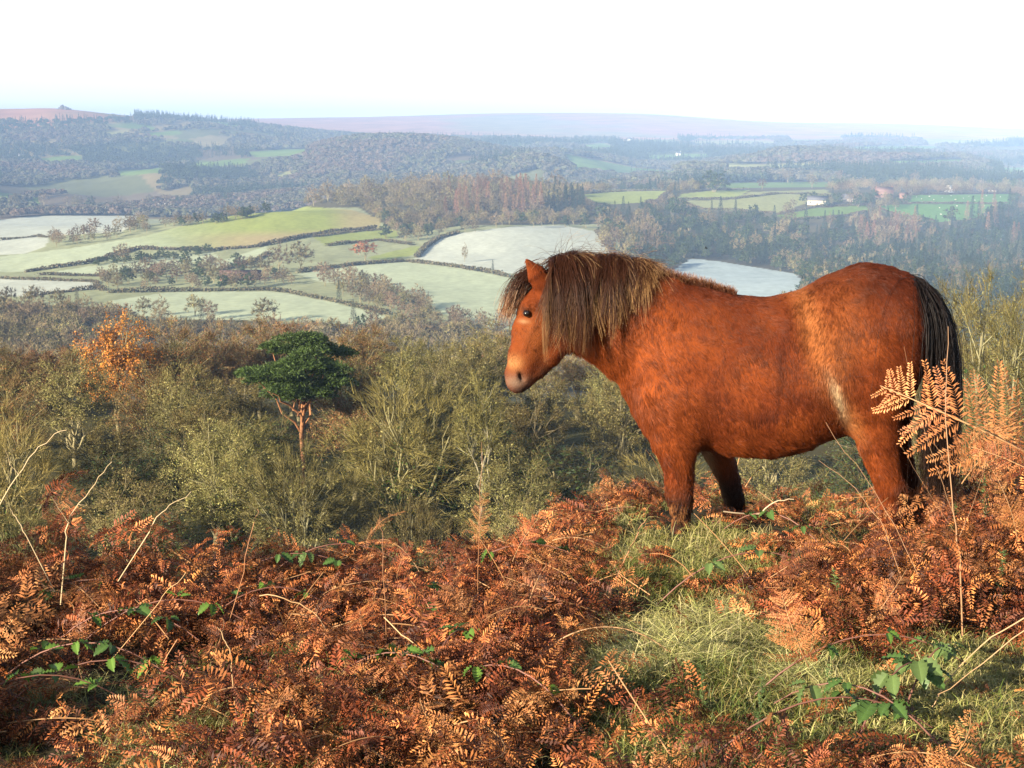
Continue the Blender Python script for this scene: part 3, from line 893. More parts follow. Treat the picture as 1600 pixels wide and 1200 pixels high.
# ---- hedges
def hedge(line, h, label, dens=2.6, cols=((.11, .095, .048), (.08, .08, .038), (.15, .115, .065), (.13, .115, .06)), y0=420, y1=2300, name='hedge'):
    P = []
    for (a, b), (c, d) in zip(line[:-1], line[1:]):
        m = max(int(math.hypot(c - a, d - b) / 4), 2)
        for t in np.linspace(0, 1, m, endpoint=False):
            g = ground_hit(a + (c - a) * t, b + (d - b) * t, y0, y1, 700)
            if g: P.append(g)
    if len(P) < 3: return
    P = np.array(P)
    seg = np.linalg.norm(np.diff(P, axis=0), axis=1)
    keep = np.concatenate([[True], seg < 160]); P = P[keep]
    s = np.concatenate([[0], np.cumsum(np.linalg.norm(np.diff(P, axis=0), axis=1))])
    n = int(min(s[-1] * dens * 6, 5200)) + 60
    t = rng.random(n) * s[-1]
    c = np.stack([np.interp(t, s, P[:, k]) for k in range(3)], -1)
    hh = h * (.35 + 1.2 * fbm(t / 22, np.zeros(n), seed=int(s[-1]) % 97))
    c += rng.normal(0, .9, (n, 3)) * np.array([1, 1, 0])
    c[:, 2] += rng.random(n) ** .8 * hh - .3
    nv = unit(rand_dirs(rng, n) + np.array([-.3, -.3, .7])); a = unit(np.cross(nv, rand_dirs(rng, n))); b = np.cross(nv, a)
    q = rng.uniform(.35, .85, (n, 1)) * (h / 2.4)
    cc = np.array(cols)[rng.integers(0, len(cols), n)] * rng.uniform(.6, 1.4, (n, 1))
    mb = MB(); org = P[0].copy()
    c -= org
    mb.quads(c - a * q, c + b * q * .7, c + a * q, c - b * q * .7, cc)
    o = obj(name, mb.build(name, [M['leaf']]), None, tuple(org))
    tag(o, label, 'hedge')

hedge([(40, 426), (140, 412), (215, 390), (330, 392), (400, 387), (495, 367), (592, 357)], 3.0, 'long dark hedge along the foot of the green hill field')
hedge([(60, 430), (150, 432), (240, 424)], 2.2, 'low hedge under the narrow pale strip field')
hedge([(340, 424), (385, 414), (426, 395)], 2.6, 'hedge climbing beside the small frosted field above the barn')
hedge([(465, 427), (560, 414), (635, 409)], 2.6, 'hedge along the top of the big frosted field')
hedge([(635, 409), (720, 419), (800, 434)], 2.6, 'hedge falling between the two frosted hill fields')
hedge([(652, 403), (662, 390), (684, 374), (720, 364)], 3.2, 'bushy hedge round the corner of the frosted hill field')
hedge([(170, 458), (260, 456), (420, 454), (455, 458)], 2.6, 'hedge along the top of the low frosted field')
hedge([(455, 458), (520, 471), (612, 494)], 2.2, 'thin hedge down the side of the low frosted field')
hedge([(0, 436), (150, 441), (152, 452)], 2.0, 'low hedge round the small frosted field')
hedge([(45, 463), (150, 452), (170, 456)], 2.4, 'dark hedge under the small frosted field')
hedge([(0, 376), (60, 370), (78, 372)], 2.2, 'hedge between the two pale fields at the foot of the tor hill')
hedge([(1048, 298), (1027, 315), (1005, 319)], 3.0, 'thick dark hedge between the first two ridge fields')
hedge([(1055, 312), (1150, 311), (1220, 303), (1300, 305)], 2.4, 'hedge across the middle of the ridge fields')
hedge([(1060, 314), (1100, 328), (1215, 334)], 2.6, 'hedge along the lower edge of the olive ridge field')
hedge([(912, 303), (980, 299), (1046, 298), (1110, 297), (1172, 296)], 2.6, 'long hedge along the top of the ridge fields')
hedge([(1218, 335), (1275, 324), (1357, 320)], 2.2, 'hedge above the small green field beside the barn')
hedge([(1230, 345), (1300, 341), (1358, 332)], 2.6, 'hedge below the small green field beside the barn')
hedge([(1420, 318), (1500, 318), (1577, 318)], 2.2, 'straight hedge between the two sheep pastures')
hedge([(1425, 304), (1500, 303), (1580, 302)], 2.4, 'straight hedge along the top of the sheep pasture')
hedge([(1362, 322), (1400, 338), (1465, 347)], 2.6, 'hedge along the bottom of the lower sheep pasture')
hedge([(932, 362), (950, 385), (962, 405)], 2.6, 'hedge at the end of the frosted hill field')
hedge([(490, 371), (560, 362), (618, 358)], 2.0, 'hedge above the lime green strip field')
hedge([(510, 385), (590, 376), (650, 384)], 2.4, 'hedge below the lime green strip field')
print('trees', NTREES)
# ------------------------------------------------------------------ woodland read as one mass: copies of low-detail trees on the land
def instancer(name, pts, rot, scl, idx, templates, label, cat, kind='stuff'):
    """one object: points that carry a rotation, a size and the number of the shape to show"""
    coll = bpy.data.collections.new(name + '_shapes')
    for k, (nm, me) in enumerate(templates):
        o = bpy.data.objects.new('%02d_%s' % (k, nm), me)
        coll.objects.link(o)
    me = bpy.data.meshes.new(name)
    me.vertices.add(len(pts)); me.vertices.foreach_set('co', np.asarray(pts, np.float32).ravel())
    for nm, ty, dat, key in (('rot', 'FLOAT_VECTOR', rot, 'vector'), ('scl', 'FLOAT_VECTOR', scl, 'vector'), ('idx', 'INT', idx, 'value')):
        a = me.attributes.new(nm, ty, 'POINT')
        a.data.foreach_set(key, np.asarray(dat, np.int32 if ty == 'INT' else np.float32).ravel())
    o = obj(name, me)
    ng = bpy.data.node_groups.new(name, 'GeometryNodeTree')
    ng.interface.new_socket('Geometry', in_out='INPUT', socket_type='NodeSocketGeometry')
    ng.interface.new_socket('Geometry', in_out='OUTPUT', socket_type='NodeSocketGeometry')
    N, L = ng.nodes, ng.links
    gi, go = N.new('NodeGroupInput'), N.new('NodeGroupOutput')
    ci = N.new('GeometryNodeCollectionInfo')
    ci.inputs['Collection'].default_value = coll
    ci.inputs['Separate Children'].default_value = True
    ci.inputs['Reset Children'].default_value = True
    ip = N.new('GeometryNodeInstanceOnPoints')
    ip.inputs['Pick Instance'].default_value = True
    def named(nm, ty):
        n = N.new('GeometryNodeInputNamedAttribute'); n.data_type = ty
        n.inputs['Name'].default_value = nm
        return n.outputs['Attribute']
    L.new(gi.outputs[0], ip.inputs['Points']); L.new(ci.outputs[0], ip.inputs['Instance'])
    L.new(named('idx', 'INT'), ip.inputs['Instance Index'])
    e2r = N.new('FunctionNodeEulerToRotation')
    L.new(named('rot', 'FLOAT_VECTOR'), e2r.inputs[0]); L.new(e2r.outputs[0], ip.inputs['Rotation'])
    L.new(named('scl', 'FLOAT_VECTOR'), ip.inputs['Scale'])
    L.new(ip.outputs[0], go.inputs[0])
    md = o.modifiers.new('spread', 'NODES'); md.node_group = ng
    tag(o, label, cat, kind=kind)
    return o

def lump_kind(seed, cols, n=90, H=10., W=9., pointed=False):
    """a far tree of a few dozen leafy faces"""
    r = np.random.default_rng(seed); mb = MB()
    d = rand_dirs(r, n); d[:, 2] = np.abs(d[:, 2]) - .25
    lum = .7 + .6 * fbm(d[:, 0] * 2 + seed, d[:, 1] * 2, d[:, 2] * 2, seed=seed, oct=2)
    p = d * (r.random((n, 1)) ** .35) * lum[:, None] * np.array([W / 2, W / 2, H * .55]) + np.array([0, 0, H * .5])
    if pointed:
        h = r.random(n) ** .8; ph = r.uniform(0, 6.28, n); q = (1 - h) * W / 2 * r.random(n) ** .4
        p = np.stack([np.cos(ph) * q, np.sin(ph) * q, h * H * 1.3], -1)
    nn = unit(d + r.normal(0, .5, (n, 3)))
    a = unit(np.cross(nn, rand_dirs(r, n))); b = np.cross(nn, a)
    s = r.uniform(.10, .20, (n, 1)) * W * (.7 if pointed else 1)
    c = np.array(cols)[r.integers(0, len(cols), n)] * r.uniform(.85, 1.15, (n, 1))
    mb.quads(p - a * s, p - b * s * .8, p + a * s, p + b * s * .8, c)
    return mb.build('far_tree', [M['fartwig']])

GREYB = [(.095, .088, .06), (.11, .10, .068), (.085, .08, .054)]
DKG = [(.035, .05, .024), (.05, .065, .03)]
PINKB = [(.13, .095, .07), (.115, .09, .065)]
OLV = [(.10, .105, .055), (.085, .09, .05)]
FAR = [('grey', lump_kind(201, GREYB)), ('grey', lump_kind(202, GREYB)), ('olive', lump_kind(203, OLV)), ('pink', lump_kind(204, PINKB)),
       ('dark', lump_kind(205, DKG)), ('fir', lump_kind(206, DKG, 70, 12, 6, True))]
FIELD_U = [p for p, k in FIELDS]
def not_field(x, y, z, tall):
    """away from pasture, and not so close in front of it that a tree would stand before it"""
    m = np.zeros(x.shape, bool)
    for f in (0., .35, .7):
        u, v = pix(x, y, z + tall * f)
        for poly, k in FIELDS:
            m |= inside(poly, u, v) & ((y < 2000) if poly[0][1] > 296 else (y > 1400))
    u, v = pix(x, y, z)
    m |= inside(OPEN, u, v) & (y < 1900)
    u, v = pix(x, y, z + tall * .6)
    m |= inside(OPEN, u, v) & (y < 1900)
    return ~m

def spread_wood(name, y0, y1, n, thr, size, label, seed, shapes, tall, firs, amax=.46):
    r = np.random.default_rng(seed)
    ly = r.uniform(math.log(y0), math.log(y1), n); y = np.exp(ly)
    x = r.uniform(-amax, amax, n) * y
    z = height(x, y)
    nz = fbm(x / 330, y / 420, seed=seed + 3, oct=4)
    ok = not_field(x, y, z, tall) & (nz > thr)
    u, v = pix(x, y, z)
    ok &= ~((y > 3650) & (u < 210) & (v < 184 + 8 * nz))
    x, y, z, nz, u = x[ok], y[ok], z[ok], nz[ok], u[ok]
    m = len(x)
    k = r.choice([0, 1, 2, 2, 0, 1], m)
    pn = fbm(x / 300, y / 300, seed=seed + 9, oct=2)
    k = np.where((pn > .58) & ((u > 900) | firs), r.choice([4, 5, 5], m), k)
    k = np.where(pn < .33, r.choice([3, 3, 0], m), k)
    dark = (u > 930) & (y < 1500) & (y > 700)  # dark trees stand in for the shade on this slope
    k = np.where(dark & (r.random(m) < .75), r.choice([4, 4, 5], m), k)
    s = r.uniform(*size, m)
    scl = np.stack([s * r.uniform(.9, 1.3, m), s * r.uniform(.9, 1.3, m), s], -1)
    rot = np.stack([np.zeros(m), np.zeros(m), r.uniform(0, 6.28, m)], -1)
    instancer(name, np.stack([x, y, z - .5], -1), rot, scl, k, shapes, label, 'woodland')
    return m

NEARER = [(q, KINDS[q][1]) for q in ('round0', 'round1', 'round1', 'round2', 'evergreen', 'spruce')]
m1 = spread_wood('valley_woodland', 430, 1950, 9000, .0, (.7, 1.0), 'mass of bare winter woodland filling the valley between the fields', 301, NEARER, 11., False)
m2 = spread_wood('far_woodland', 1950, 4700, 64000, .30, (.9, 1.5), 'blue hazy woodland clothing the far slopes below the moor', 311, FAR, 8., True)
print('mass of trees', m1, m2)

# ------------------------------------------------------------------ buildings, sheep, tor
WHITE = (.78, .76, .72); STONE = (.32, .29, .25); SLATE = (.12, .12, .13); BRICK = (.23, .135, .10); RUST = (.16, .10, .08); CREAMW = (.55, .48, .36)
def box(mb, x0, x1, y0, y1, z0, z1, col):
    V = np.array([(x, y, z) for z in (z0, z1) for y in (y0, y1) for x in (x0, x1)], float)
    mb.add(V, np.array([(0, 2, 3, 1), (4, 5, 7, 6), (0, 1, 5, 4), (2, 6, 7, 3), (0, 4, 6, 2), (1, 3, 7, 5)]), np.array(col))

def house(u, v, wpx, hpx, wall, roof, name, label, rot=0., depth=.55, chim=1, wins=3, roofpx=None, y0=420, y1=3600, pitch=.42):
    g = ground_hit(u, v, y0, y1)
    if g is None: return
    x, y, z = g; k = y / F_PX
    w, h = wpx * k, hpx * k; d = max(w * depth, 5.0)
    rh = d * pitch
    o = empty(name, (x, y, z - .4)); o.rotation_euler = (0, 0, rot)
    tag(o, label, 'building' if 'barn' in name else 'house')
    mb = MB(); box(mb, -w / 2, w / 2, -d / 2, d / 2, -1.5, h, wall)
    V = np.array([(-w / 2, -d / 2, h), (-w / 2, d / 2, h), (-w / 2, 0, h + rh), (w / 2, -d / 2, h), (w / 2, d / 2, h), (w / 2, 0, h + rh)])
    mb.add(V, np.array([(0, 2, 1), (3, 4, 5)]), np.array(wall))
    obj('wall', mb.build('wall', [M['masonry']]), o)
    mb = MB(); e = .5; t = .35
    for s in (-1, 1):
        V = np.array([(-w / 2 - e, s * (d / 2 + e), h - e * rh / d * 2), (w / 2 + e, s * (d / 2 + e), h - e * rh / d * 2), (w / 2 + e, 0, h + rh), (-w / 2 - e, 0, h + rh)])
        V = np.concatenate([V + np.array([0, 0, .06]), V + np.array([0, 0, .06 + t])])
        mb.add(V, np.array([(0, 1, 2, 3), (4, 7, 6, 5), (0, 4, 5, 1), (1, 5, 6, 2), (3, 2, 6, 7), (0, 3, 7, 4)]), np.array(roof))
    rf = obj('roof', mb.build('roof', [M['masonry']]), o)
    for c in range(chim):
        mb = MB(); cx = (-1 if c else 1) * (w / 2 - .7)
        box(mb, cx - .5, cx + .5, -.45, .45, h + rh - .8, h + rh + 1.5, BRICK if wall != WHITE else WHITE)
        obj('chimney', mb.build('chimney', [M['masonry']]), rf)
    for q in range(wins):
        cx = (q + .5 - wins / 2) * w / max(wins, 1)
        mb = MB()
        if q == wins // 2 and wins > 1:
            box(mb, cx - .6, cx + .6, -d / 2 - .06, -d / 2 + .1, 0, min(2.2, h * .8), (.10, .07, .05))
            obj('door', mb.build('door', [M['masonry']]), o)
        else:
            box(mb, cx - .7, cx + .7, -d / 2 - .06, -d / 2 + .1, h * .45, h * .45 + min(1.3, h * .4), (.03, .035, .045))
            obj('window', mb.build('window', [M['masonry']]), o)

house(376, 437, 62, 6, BRICK, RUST, 'barn', 'long low barn with a red-brown roof among trees in the valley', .12, .35, 0, 7, y0=700, y1=1200)
house(253, 331, 12, 9, WHITE, SLATE, 'house', 'white gabled house beyond the frosted field with a tall chimney', .5, .6, 2, 3, y0=1500, y1=2600)
house(236, 332, 10, 6, WHITE, SLATE, 'house', 'low white cottage beside the white gabled house', -.3, .6, 1, 2, y0=1500, y1=2600)
house(36, 249, 13, 6, WHITE, SLATE, 'house', 'white farmhouse high on the wooded slope of the tor hill', .2, .5, 1, 3, y0=2000)
house(56, 249, 6, 5, WHITE, SLATE, 'house', 'small white outbuilding beside the farmhouse on the tor hill', .2, .7, 0, 2, y0=2000)
house(380, 289, 10, 5, WHITE, SLATE, 'house', 'pale cottage among the woods below the strip pastures', -.2, .6, 1, 2, y0=1900)
house(398, 287, 6, 4, CREAMW, SLATE, 'house', 'tiny cream cottage beside the pale cottage in the woods', .3, .7, 1, 2, y0=1900)
house(1277, 320, 30, 8, CREAMW, SLATE, 'barn', 'cream stone barn with a dark doorway beside the olive ridge field', -.25, .5, 0, 3, y0=1100, y1=2000)
house(1328, 315, 26, 6, STONE, SLATE, 'barn', 'grey slate-roofed farm building behind the cream barn', .1, .55, 0, 3, y0=1100, y1=2000)
house(1381, 308, 26, 9, BRICK, (.20, .12, .10), 'house', 'red brick farmhouse with two chimneys above the sheep pasture', -.1, .6, 2, 5, y0=1200, y1=2000)
house(1412, 310, 12, 6, BRICK, RUST, 'barn', 'small brick shed beside the red brick farmhouse', .2, .6, 0, 2, y0=1200, y1=2000)
house(1346, 285, 18, 4, WHITE, (.5, .5, .52), 'barn', 'long white farm shed on the ridge behind the brick farmhouse', .0, .5, 0, 4, y0=1400, y1=2600)
house(1483, 301, 11, 5, WHITE, (.6, .58, .55), 'house', 'small white bungalow with a pointed roof above the sheep pasture', .6, .9, 0, 2, y0=1200, y1=2200, pitch=.6)
house(1550, 300, 11, 4, CREAMW, SLATE, 'barn', 'low cream hut on the hedge line above the sheep pasture', .0, .6, 0, 2, y0=1200, y1=2200)
house(984, 221, 6, 4, WHITE, SLATE, 'house', 'white speck of a farmhouse under the moor', .0, .7, 1, 2, y0=2600, y1=5200)
house(1040, 232, 6, 4, WHITE, SLATE, 'house', 'white speck of a cottage in the far woods under the moor', .4, .7, 1, 2, y0=2600, y1=5200)
house(1060, 243, 7, 4, WHITE, SLATE, 'house', 'pale cottage in the far woods beside a green pasture', -.3, .7, 1, 2, y0=2300, y1=5200)

def sheep_mesh():
    mb = MB(); r = np.random.default_rng(5)
    th = np.linspace(0, math.pi, 7); ph = np.linspace(0, 2 * math.pi, 9)[:-1]
    T, Q = np.meshgrid(th, ph, indexing='ij')
    V = np.stack([np.cos(T) * .55, np.sin(T) * np.cos(Q) * .27, np.sin(T) * np.sin(Q) * .30 + .62], -1).reshape(-1, 3)
    V += r.normal(0, .015, V.shape)
    i = np.arange(6)[:, None] * 8; j = np.arange(8)[None]; k = (j + 1) % 8
    F = np.stack([i + j, i + 8 + j, i + 8 + k, i + k], -1).reshape(-1, 4)
    mb.add(V, F, np.array([.72, .69, .6]))
    for sx in (-.33, .33):
        for sy in (-.13, .13):
            mb.tube(np.array([[sx, sy, .5], [sx, sy, .25], [sx, sy, 0]]), np.array([.07, .05, .045]), np.array([.12, .1, .08]), 5)
    mb.tube(np.array([[.45, 0, .72], [.62, 0, .68], [.78, 0, .42]]), np.array([.15, .13, .07]), np.array([.5, .46, .4]), 6)
    return mb.build('sheep', [M['masonry']], True)
SH = sheep_mesh()
for u, v in ((1432, 309), (1440, 312), (1452, 308), (1459, 313), (1472, 310), (1486, 307), (1493, 313), (1505, 311), (1514, 308), (1523, 314), (1535, 311), (1541, 307), (1552, 312), (1563, 309), (1468, 326), (1495, 323), (1530, 326), (1538, 323), (1470, 336)):
    g = ground_hit(u, v, 1000, 1900)
    if g:
        o = obj('sheep', SH, None, g); o.rotation_euler = (0, 0, rng.uniform(0, 6.28)); o.scale = (1.35,) * 3
        tag(o, 'white sheep grazing the bright green pasture on the ridge', 'sheep', 'sheep on the ridge pasture')

def rock(r, sx, sy, sz, cx, cy, cz):
    th = np.linspace(0, math.pi, 6); ph = np.linspace(0, 2 * math.pi, 10)[:-1]
    T, Q = np.meshgrid(th, ph, indexing='ij')
    D = np.stack([np.sin(T) * np.cos(Q), np.sin(T) * np.sin(Q), np.cos(T)], -1).reshape(-1, 3)
    D = np.sign(D) * np.abs(D) ** .55
    V = D * np.array([sx, sy, sz]) * (1 + r.normal(0, .07, (len(D), 1))) + np.array([cx, cy, cz])
    i = np.arange(5)[:, None] * 9; j = np.arange(9)[None]; k = (j + 1) % 9
    return V, np.stack([i + j, i + 9 + j, i + 9 + k, i + k], -1).reshape(-1, 4)
g = None
for vv in (169, 170, 171, 172, 173, 174, 176, 178):
    g = g or ground_hit(100, vv, 3300, 4800, 2500)
print('tor', g)
if g:
    TOR = empty('granite_tor', g)
    tag(TOR, 'granite tor of piled rocks crowning the far moorland hill', 'tor')
    r = np.random.default_rng(9)
    for sx, sy, sz, cx, cz in ((9, 6, 4, -6, 3), (8, 6, 3.5, 7, 2.5), (6, 5, 2.6, -5, 8.5), (5, 4, 2.2, 4, 7), (5, 4, 2, 17, 1.2), (4, 4, 1.8, -18, 1), (3.5, 3, 1.6, -4, 12)):
        V, F = rock(r, sx, sy, sz, cx, 0, cz)
        mb = MB(); mb.add(V, F, np.array([.10, .095, .09])); obj('rock', mb.build('rock', [M['rock']], True), TOR)

# small bird over the valley
mb = MB()
mb.tube(np.array([[-.14, 0, 0], [0, 0, .02], [.16, 0, 0]]), np.array([.01, .05, .02]), np.array([.02, .02, .02]), 6)
bird = obj('bird', mb.build('body', [M['rock']], True), None, tuple(float(q) for q in at(1103, 388, 120)))
tag(bird, 'small dark bird flying over the shaded valley', 'bird')
for s in (-1, 1):
    mb = MB(); mb.tris(np.array([[-.06, 0, .03]]), np.array([[.08, 0, .03]]), np.array([[-.02, s * .36, .16]]), np.array([.02, .02, .02]))
    obj('wing', mb.build('wing', [M['rock']]), bird)
# ------------------------------------------------------------------ the pony
PY = 6.30                                   # depth of the pony's spine
PONY = empty('pony', (0.92, PY, 0.0))
tag(PONY, 'shaggy chestnut bay pony with long dark mane and tail standing in the bracken', 'pony')

def pp(u, v, dy=0.0):
    x, y, z = at(u, v, PY + dy)
    return np.array([float(x), PY + dy, float(z)])

class Loft:
    """chain of elliptic cross-sections: a = half thickness in the pony's plane, b = half width"""
    def __init__(s, pts, head=False):
        s.p = [pp(u, v, dy) for (u, v, dy, a, b) in pts]
        s.a = [q[3] for q in pts]; s.b = [q[4] for q in pts]
        s.head = head
    def f(s, X, k=0.006):
        out = None
        for i in range(len(s.p) - 1):
            p0, p1 = s.p[i], s.p[i + 1]
            d = p1 - p0; L2 = d @ d
            t = np.clip(((X - p0) @ d) / L2, 0, 1)
            a = s.a[i] + (s.a[i + 1] - s.a[i]) * t
            b = s.b[i] + (s.b[i + 1] - s.b[i]) * t
            q = X - (p0 + t[..., None] * d)
            ax = d / math.sqrt(L2)
            lat = np.array([0, 1.0, 0]) - ax[1] * ax; lat /= np.linalg.norm(lat)
            per = np.cross(ax, lat)
            l = q @ lat; w = q @ per; e = q @ ax
            m = np.minimum(a, b)
            r = np.sqrt((w / a) ** 2 + (l / b) ** 2 + (e / m) ** 2)
            g = (r - 1) * np.sqrt((w * w + l * l + e * e + 1e-9)) / np.maximum(r, 0.25)
            out = g if out is None else smin(out, g, k)
        return out

def smin(a, b, k):
    h = np.clip(0.5 + 0.5 * (b - a) / k, 0, 1)
    return b + (a - b) * h - k * h * (1 - h)

# torso: picture column, top row, bottom row, half width
TORSO = np.array([
    (978, 500, 610, .07), (990, 472, 650, .125), (1015, 450, 688, .18), (1050, 440, 700, .215), (1100, 443, 704, .24),
    (1150, 457, 712, .27), (1200, 461, 715, .29), (1250, 449, 706, .295), (1290, 425, 690, .29), (1340, 407, 672, .275),
    (1380, 411, 652, .25), (1412, 424, 630, .21), (1434, 445, 600, .15), (1444, 478, 560, .08)], float)
_tx = np.array([pp(u, 560)[0] for u in TORSO[:, 0]])
_tt = np.array([pp(u, v)[2] for u, v in TORSO[:, :2]]) - 0.012
_tb = np.array([pp(u, v)[2] for u, v in TORSO[:, (0, 2)]]) + 0.014

def torso(X):
    x = X[..., 0]; xc = np.clip(x, _tx[0], _tx[-1])
    xs = np.linspace(_tx[0], _tx[-1], 200)
    def sm(v):
        f = np.interp(xs, _tx, v); k = np.hanning(17); k /= k.sum()
        return np.interp(xc, xs, np.convolve(np.pad(f, 8, mode='edge'), k, 'valid'))
    zt, zb, w = sm(_tt), sm(_tb), sm(TORSO[:, 3])
    c, h = (zt + zb) / 2, (zt - zb) / 2
    q = np.clip((X[..., 2] - c) / h, -1.2, 1.2)
    w = w * (1 - 0.14 * q - 0.06 * q * q)
    y = X[..., 1] - PY
    r = (np.abs(y / w) ** 2.3 + np.abs((X[..., 2] - c) / h) ** 2.3) ** (1 / 2.3)
    g = (r - 1) * np.minimum(w, h)
    return np.maximum(g, 0) + np.minimum(g, 0) + np.abs(x - xc) * 0.9

NECK = Loft([(1062, 560, 0, .275, .19), (1004, 503, 0, .220, .14), (948, 474, 0, .190, .112), (888, 452, -.01, .145, .09)])
THROAT = Loft([(892, 498, -.008, .120, .078), (930, 505, 0, .150, .095), (975, 530, 0, .17, .12)])
CHEEK = Loft([(826, 506, -.088, .010, .010), (812, 540, -.070, .009, .009)])
HEAD = Loft([(868, 446, -.01, .085, .082), (846, 486, -.012, .108, .092), (832, 520, -.015, .098, .076), (818, 556, -.02, .076, .058), (808, 584, -.022, .062, .055), (805, 594, -.022, .050, .050)])
JOWL = Loft([(884, 490, -.012, .085, .082), (876, 522, -.015, .085, .070), (858, 552, -.018, .052, .050), (838, 578, -.02, .036, .040)])
CHIN = Loft([(824, 586, -.022, .032, .036), (820, 592, -.022, .030, .034)])
BROW = Loft([(815, 478, -.085, .022, .016), (826, 476, -.088, .022, .016)])
BROWF = Loft([(815, 478, .055, .022, .016), (826, 476, .060, .022, .016)])
EARN = Loft([(846, 448, -.060, .050, .026), (830, 426, -.076, .044, .018), (814, 404, -.080, .008, .007)])
EARF = Loft([(846, 444, .045, .042, .026), (836, 422, .055, .032, .017), (826, 404, .058, .006, .006)])
FN = Loft([(1056, 630, -.15, .150, .08), (1054, 690, -.15, .098, .075), (1060, 735, -.15, .064, .06), (1062, 775, -.15, .058, .054), (1063, 790, -.15, .050, .050), (1064, 815, -.15, .040, .038), (1064, 832, -.15, .046, .043), (1058, 846, -.15, .045, .045), (1056, 856, -.15, .058, .055)])
FF = Loft([(1094, 640, .15, .12, .08), (1120, 700, .15, .070, .065), (1138, 745, .15, .050, .05), (1146, 778, .15, .048, .046), (1149, 800, .15, .040, .038), (1154, 812, .15, .040, .038), (1156, 822, .15, .045, .045), (1150, 832, .15, .055, .05)])
HN = Loft([(1368, 520, -.12, .215, .16), (1366, 590, -.15, .175, .13), (1364, 640, -.165, .130, .10), (1371, 690, -.165, .090, .075), (1383, 735, -.165, .068, .056), (1392, 762, -.165, .064, .05), (1391, 785, -.165, .046, .04), (1388, 825, -.165, .038, .036), (1386, 845, -.165, .045, .042), (1378, 858, -.165, .056, .052)])
HF = Loft([(1370, 520, .12, .215, .16), (1376, 590, .15, .175, .13), (1384, 640, .165, .125, .10), (1394, 690, .165, .085, .075), (1408, 733, .165, .064, .056), (1416, 752, .165, .060, .05), (1415, 775, .165, .044, .04), (1412, 808, .165, .038, .036), (1410, 826, .165, .043, .042), (1402, 836, .165, .054, .052)])
DOCK = Loft([(1408, 446, 0, .06, .06), (1432, 452, 0, .038, .038), (1450, 480, 0, .030, .030), (1455, 540, 0, .02, .02)])

YAW = R(13)                                  # the head looks a little towards us
PIV = pp(880, 446)
def unyaw(X):
    w = sstep(0.10, -0.06, X[..., 0] - PIV[0])          # 1 on the head, 0 on the body
    a = YAW * w
    q = X - PIV
    c, s = np.cos(a), np.sin(a)
    return np.stack([q[..., 0] * c + q[..., 1] * s, -q[..., 0] * s + q[..., 1] * c, q[..., 2]], -1) + PIV
def yawed(p):
    q = np.asarray(p) - PIV
    c, s = math.cos(YAW), math.sin(YAW)
    return np.array([q[0] * c - q[1] * s, q[0] * s + q[1] * c, q[2]]) + PIV

NOSTRIL = [(806, 586, -.079), (799, 583, .030)]
NOST = [yawed(pp(*q)) for q in NOSTRIL]
EYE = yawed(pp(814.5, 487.5, -.094))
def sdf(X):
    g = torso(X)
    g = smin(g, NECK.f(X, .06), .07)
    g = smin(g, THROAT.f(X, .03), .05)
    for l, k in ((FN, .08), (FF, .06), (HN, .06), (HF, .06)):
        g = smin(g, l.f(X), k)
    g = smin(g, DOCK.f(X), .02)
    H = unyaw(X)
    h = HEAD.f(H, .03)
    h = smin(h, JOWL.f(H, .02), .035)
    h = smin(h, CHIN.f(H), .02)
    h = smin(h, CHEEK.f(H), .018)
    h = smin(h, BROW.f(H), .02); h = smin(h, BROWF.f(H), .02)
    g = smin(g, h, .05)
    e = np.minimum(EARN.f(H, .01), EARF.f(H, .01))
    g = smin(g, e, .012)
    for p in NOST:                            # nostrils: slanting slits pressed into the muzzle
        q = X - p
        d = np.sqrt((q[..., 0] / .010 + q[..., 2] / .030) ** 2 + (q[..., 1] / .022) ** 2 + (q[..., 2] / .024) ** 2) - 1
        g = -smin(-g, d * .013, .008)
    return g

GS = 0.0100
G0 = np.array([pp(755, 400)[0], PY - 0.42, -0.10]); G1 = np.array([pp(1500, 400)[0], PY + 0.42, 1.36])
NG = np.ceil((G1 - G0) / GS).astype(int)
axs = [G0[k] + np.arange(NG[k]) * GS for k in range(3)]
SD = np.empty(NG, np.float32)
for _i in range(0, NG[0], 24):
    gxx = np.stack(np.meshgrid(axs[0][_i:_i + 24], axs[1], axs[2], indexing='ij'), -1)
    SD[_i:_i + 24] = sdf(gxx)

def sd_at(P):
    q = (P - G0) / GS
    q = np.clip(q, 0.001, NG - 1.002)
    i = q.astype(int); t = q - i
    r = 0
    for dx in (0, 1):
        for dy in (0, 1):
            for dz in (0, 1):
                w = (t[..., 0] if dx else 1 - t[..., 0]) * (t[..., 1] if dy else 1 - t[..., 1]) * (t[..., 2] if dz else 1 - t[..., 2])
                r = r + w * SD[i[..., 0] + dx, i[..., 1] + dy, i[..., 2] + dz]
    return r
def sd_grad(P, e=0.012):
    g = np.stack([sd_at(P + np.eye(3)[k] * e) - sd_at(P - np.eye(3)[k] * e) for k in range(3)], -1)
    return unit(g)

